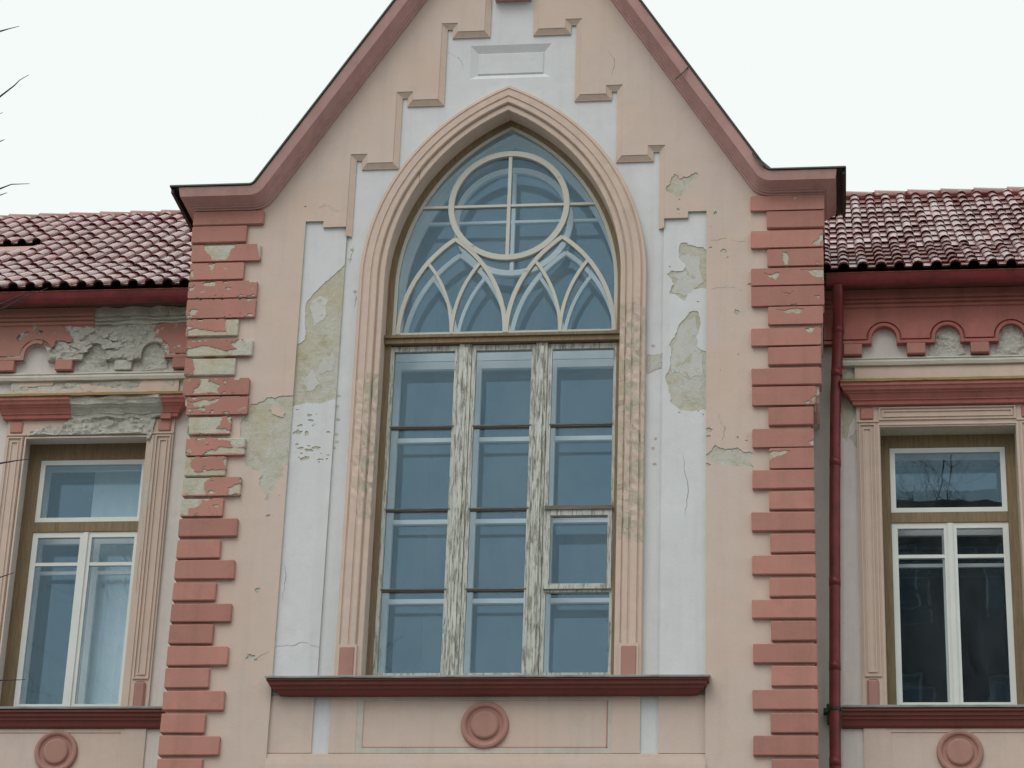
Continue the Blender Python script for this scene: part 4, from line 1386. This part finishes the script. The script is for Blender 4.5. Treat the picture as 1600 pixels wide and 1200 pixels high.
    for jx in ((98, 272) if s < 0 else (1352, 1580)):
        xx = at(jx, 450, 0.4)[0]
        p2 = [(gy + (y_ - gy) * 1.05, gz - 0.01 + (z_ - gz + 0.01) * 1.05 - 0.001) for y_, z_ in prof]
        v, f = loft([[(x, y_, z_) for y_, z_ in p2] for x in (xx - 0.02, xx + 0.02)])
        mk('gutter_joint', v, f, M['gutter'], gut)
    # --- tiled roof
    th1, th2 = math.radians(32.5), math.radians(35.7)
    row, tw = 0.345, 0.170
    e0 = Vector((0, 0.43, 11.795))
    d1, d2 = Vector((0, math.cos(th1), math.sin(th1))), Vector((0, math.cos(th2), math.sin(th2)))
    st = []
    p = e0.copy()
    for k in range(16):
        d = d1 if k < 5 else d2
        st.append((p.copy(), th1 if k < 5 else th2))
        p = p + d * row
    ridge = p - d2 * 0.10
    x0, x1 = sorted((X(2.80), X(XE)))
    brk = e0 + d1 * row * 5
    rm = MB()
    off = Vector((0, 0.01, -0.035))
    pts = [e0 + off, brk + off, ridge + off]
    back = Vector((0, 2 * ridge.y - 0.4, e0.z))
    v = []
    for q in pts + [back]:
        v += [(x0, q.y, q.z), (x1, q.y, q.z)]
    rm.add(v, [(0, 1, 3, 2), (2, 3, 5, 4), (4, 5, 7, 6)])
    roof = rm.build('roof', M['soffit'], B, label='low wing roof of glossy red clay tiles')
    prof = []
    pw = 0.078
    prof.append((0.0, 0.010)); prof.append((0.008, 0.0)); prof.append((pw - 0.006, 0.0))
    rx = (tw + 0.012 - pw) / 2
    for i in range(7):
        a = math.pi * i / 6
        prof.append((pw + rx - rx * math.cos(a), 0.006 + 0.046 * math.sin(a)))
    L = row + 0.06
    th_ = 0.020
    tv, tf = [], []
    n = len(prof)
    for (yy_, lift) in ((0.0, 0.021), (L, 0.0)):
        tv += [(x, yy_, z + lift) for x, z in prof]
    tv += [(x, 0.022, z + 0.021 - th_) for x, z in prof]
    tf += [(k, k + 1, n + k + 1, n + k) for k in range(n - 1)]
    tf += [(2 * n + k, 2 * n + k + 1, k + 1, k) for k in range(n - 1)]
    me = bpy.data.meshes.new('tile')
    me.from_pydata(tv, [], tf)
    me.materials.append(M['tile'])
    me.update()
    rt = random.Random(31 + s)
    stuff = MB()
    ncol = int((x1 - x0) / tw)
    hx = at(20, 385, 2.4)[0]
    for k, (q, th) in enumerate(st):
        for c in range(ncol):
            xx = x0 + c * tw + 0.02
            px_, py_ = project((xx + tw / 2, q.y + 0.15, q.z + 0.1))
            if s < 0 and k in (8, 9) and px_ < 46:
                continue                          # a lifted course leaves a dark slot
            vis = (-12 < px_ < 292) if s < 0 else (1292 < px_ < 1612)
            rot = Matrix.Rotation(th + rt.uniform(-0.022, 0.022), 4, 'X') @ Matrix.Rotation(rt.uniform(-0.02, 0.02), 4, 'Z')
            mtx = Matrix.Translation((xx + rt.uniform(-0.003, 0.003), q.y, q.z + rt.uniform(-0.002, 0.003))) @ rot
            if k == len(st) - 1:                  # cut course under the ridge caps
                mtx = mtx @ Matrix.Scale(0.55, 4, (0, 1, 0))
            if vis:
                o = bpy.data.objects.new('tile', me)
                COL.objects.link(o)
                o.parent = roof
                o.matrix_world = mtx
            else:
                stuff.add([mtx @ Vector(t) for t in tv], tf)
    so_ = stuff.build('tile_field', M['tile'], roof)
    so_['kind'] = 'stuff'
    if s < 0:
        q, th = st[8]
        a = at(-40, 388, q.y)[0]; b = at(42, 388, q.y)[0]
        hv = [(a, q.y - 0.02, q.z + 0.035), (b, q.y - 0.02, q.z + 0.035), (b, q.y + 0.30, q.z + 0.25), (a, q.y + 0.30, q.z + 0.25)]
        mk('roof_sheet', hv + [(p_[0], p_[1], p_[2] - 0.02) for p_ in hv], [(0, 1, 2, 3), (7, 6, 5, 4), (0, 4, 5, 1), (1, 5, 6, 2), (2, 6, 7, 3), (3, 7, 4, 0)], M['sheet'], roof)
    # ridge caps, each lapping over the next
    rl = 0.37
    nr_ = int((x1 - x0) / rl) + 1
    for c in range(nr_):
        xa = x0 + c * rl
        rings = []
        for (xx, rr_) in ((xa - 0.02, 0.125), (xa + 0.03, 0.122), (xa + rl + 0.03, 0.102)):
            rings.append([(xx, ridge.y - rr_ * math.cos(math.pi * i / 10) * 1.05, ridge.z - 0.075 + rr_ * math.sin(math.pi * i / 10)) for i in range(11)])
        v, f = loft(rings)
        o = mk('ridge_tile', v, f, M['tile'], roof, True)
        sm = o.modifiers.new('thickness', 'SOLIDIFY')
        sm.thickness = 0.015
wing(-1)
wing(1)

# ------------------------------------------------------------------ downpipe
dp = MB()
y_ = 0.665
top = (3.095, y_, 11.32)
dp.tube([(3.095, 0.475, 11.66), (3.095, 0.50, 11.56), (3.093, 0.60, 11.42), (3.092, y_, 11.30), (3.055, y_, 10.6), (3.03, y_, 9.6), (2.995, y_, 7.6), (2.985, y_, 6.5), (2.98, y_, 0.3)], 0.050, 14, False)
pipe = dp.build('downpipe', M['gutter'], B, True, 'dark red metal rainwater downpipe')
for z, x in ((11.30, 3.092), (10.86, 3.069), (9.98, 3.040), (8.84, 3.016), (8.06, 3.003), (7.2, 2.99)):
    MB().tube([(x, y_, z - 0.05), (x, y_, z + 0.03)], 0.0525, 14).build('pipe_sleeve', M['gutter'], pipe, True)
for z, x in ((7.66, 2.997),):
    mb = MB().tube([(x, y_, z - 0.012), (x, y_, z + 0.012)], 0.058, 12)
    mb.box(x - 0.10, x - 0.03, y_ + 0.02, YW + 0.01, z - 0.02, z + 0.02)
    mb.build('pipe_bracket', M['flashing'], pipe)
mb = MB().box(2.925, 2.965, 0.70, YW + 0.005, 7.55, 7.72)
mb.build('bracket_plate', M['flashing'], pipe)

# ------------------------------------------------------------------ bare trees
def bare_tree(name, base, height, seed, label, lean=(0, 0), keep=None, extra=None, rad=0.16, levels=4, group=None):
    rng = random.Random(seed)
    root = bpy.data.objects.new(name, None)
    COL.objects.link(root)
    root.location = base
    root['label'] = label
    root['category'] = 'tree'
    bx = Vector(base)
    trunk, crown = MB(), MB()
    def grow(p, d, L, r, lv):
        pts, rads = [p.copy()], [r]
        q = p.copy()
        n = 5
        for i in range(n):
            d = (d + Vector((rng.uniform(-.16, .16), rng.uniform(-.16, .16), rng.uniform(-.03, .12)))).normalized()
            q = q + d * (L / n)
            pts.append(q.copy())
            rads.append(r * (1 - 0.75 * (i + 1) / n))
            if lv > 0 and i >= 1:
                for _ in range(2 if lv < 3 else 1):
                    a = rng.uniform(0, 6.283)
                    o = d.orthogonal().normalized()
                    sd = (d * rng.uniform(0.45, 0.9) + (o * math.cos(a) + d.cross(o) * math.sin(a)) * rng.uniform(0.6, 1.0)).normalized()
                    ok = True
                    if keep:
                        ok = keep(q + bx) and keep(q + sd * L * 0.7 + bx)
                    if ok:
                        grow(q.copy(), sd, L * rng.uniform(0.5, 0.72), rads[-1] * 0.62, lv - 1)
        if keep:
            cut = [k for k, p_ in enumerate(pts) if not keep(p_ + bx)]
            if cut:
                pts, rads = pts[:cut[0]], rads[:cut[0]]
        if len(pts) > 1:
            crown.tube(pts, [max(k, 0.003) for k in rads], 6 if lv > 1 else 4)
    h0 = height * 0.3
    tp = [Vector((0, 0, -0.1)), Vector((lean[0] * 0.3, lean[1] * 0.3, h0 * 0.5)), Vector((lean[0], lean[1], h0)), Vector((lean[0] * 1.5, lean[1] * 1.5, height * 0.55)), Vector((lean[0] * 1.9, lean[1] * 1.9, height * 0.78))]
    trunk.tube(tp, [rad * 1.25, rad, rad * 0.8, rad * 0.5, rad * 0.22], 10)
    for t in range(9):
        f_ = 0.30 + 0.065 * t
        z = height * f_
        k = max(0, min(1, (z - h0) / (height * 0.25)))
        p0 = tp[2].lerp(tp[3], k) if z < height * 0.55 else tp[3].lerp(tp[4], (z - height * .55) / (height * .23) if z < height * .78 else 1)
        a = t * 2.4 + rng.uniform(-.3, .3)
        grow(p0, Vector((math.cos(a) * 0.8, math.sin(a) * 0.8, 0.75)).normalized(), height * 0.30 * (1.2 - f_), rad * 0.36, levels - 1)
    if extra:
        extra(crown, bx)
    trunk.build('trunk', M['bark'], root, True)
    crown.build('crown', M['bark'], root, True)
    return root

def outside(p):
    v = p - CAM
    if v.dot(fwd) < 0.5:
        return True
    x, y_ = project(p)
    return x < -25 or y_ > 1500
TY = -7.0
def twigs(crown, bx):
    def P(px, py, dy=0.0):
        x, z = at(px, py, TY + dy)
        return Vector((x, TY + dy, z)) - bx
    for pts in ([(-420, 190), (-200, 90), (-60, 62), (0, 49), (14, 45), (30, 41)],
                [(-420, 420), (-220, 300), (-90, 210), (-30, 172), (0, 151), (22, 134), (31, 125), (45, 117)],
                [(-300, 380), (-120, 240), (-40, 190), (4, 176)],
                [(-300, 420), (-120, 280), (-40, 236), (0, 221), (7, 218)],
                [(-420, 560), (-200, 370), (-70, 310), (0, 295), (18, 288), (46, 287)],
                [(-260, 420), (-90, 330), (-20, 310), (0, 305), (11, 301)],
                [(-380, 700), (-160, 560), (-40, 500), (10, 480), (40, 464), (75, 450)],
                [(-300, 650), (-120, 540), (-20, 485), (30, 463), (52, 454)],
                [(-420, 900), (-200, 780), (-60, 735), (0, 724), (30, 719), (52, 717)],
                [(-380, 1020), (-150, 945), (-40, 912), (0, 902), (22, 895)],
                [(-380, 1120), (-150, 1085), (-40, 1068), (0, 1063), (40, 1062)]):
        n = len(pts)
        q = []
        for i, (x, y_) in enumerate(pts):
            q.append(P(x, y_, 0.4 * (1 - i / (n - 1))))
        crown.tube(q, [0.014 * (1 - i / (n - 1)) ** 1.3 + 0.0018 for i in range(n)], 5)
tb = at(-520, 900, TY + 0.4)
bare_tree('bare_tree', (tb[0], TY + 0.4, 0.13), 13.5, 4, 'bare tree whose thin dark twigs reach in before the gutter and sky', keep=outside, extra=twigs, rad=0.17, levels=3)
bare_tree('bare_tree', (6.2, -29.0, 0), 25, 12, 'tall leafless tree mirrored in the dark wing window glass', rad=0.28)
bare_tree('bare_tree', (-13.0, -31.0, 0), 15, 19, 'leafless street tree across the road, well apart from the flats', rad=0.22)

# ------------------------------------------------------------------ block of flats across the street (seen mirrored in the panes)
ap = bpy.data.objects.new('apartment_block', None)
COL.objects.link(ap)
ap['label'] = 'dark tall flats across the street mirrored in wing window'
ap['category'] = 'building'
ay = -33.0
wx = [(4.0 + 2.6 * i, 5.3 + 2.6 * i) for i in range(6)]
wz = [(1.4 + 3.1 * k, 3.0 + 3.1 * k) for k in range(7)]
hl = [rect(a, b, c, d) for a, b in wx for c, d in wz]
v, f = plate_data(rect(2.6, 20.0, 0, 22.3), hl, 0, 0.25)
mk('wall', [(x, ay - y_, z) for x, y_, z in v], [tuple(reversed(q)) for q in f], M['facing'], ap)
MB().box(2.6, 20.0, ay - 10, ay - 0.6, 0, 22.2).build('core', M['facing'], ap)
MB().box(2.3, 20.3, ay - 10.3, ay + 0.3, 22.3, 22.55).build('roof', M['flashing'], ap)
for a, b in wx:
    for c, d in wz:
        wn = MB().box(a, b, ay - 0.2, ay - 0.15, c, c + 0.06).box(a, b, ay - 0.2, ay - 0.15, d - 0.06, d).box(a, a + 0.06, ay - 0.2, ay - 0.15, c + 0.06, d - 0.06).box(b - 0.06, b, ay - 0.2, ay - 0.15, c + 0.06, d - 0.06).build('window', M['clean_white'], ap)
        MB().box(a + 0.05, b - 0.05, ay - 0.185, ay - 0.175, c + 0.05, d - 0.05).build('pane', M['glass'], wn)
bpy.context.view_layer.update()
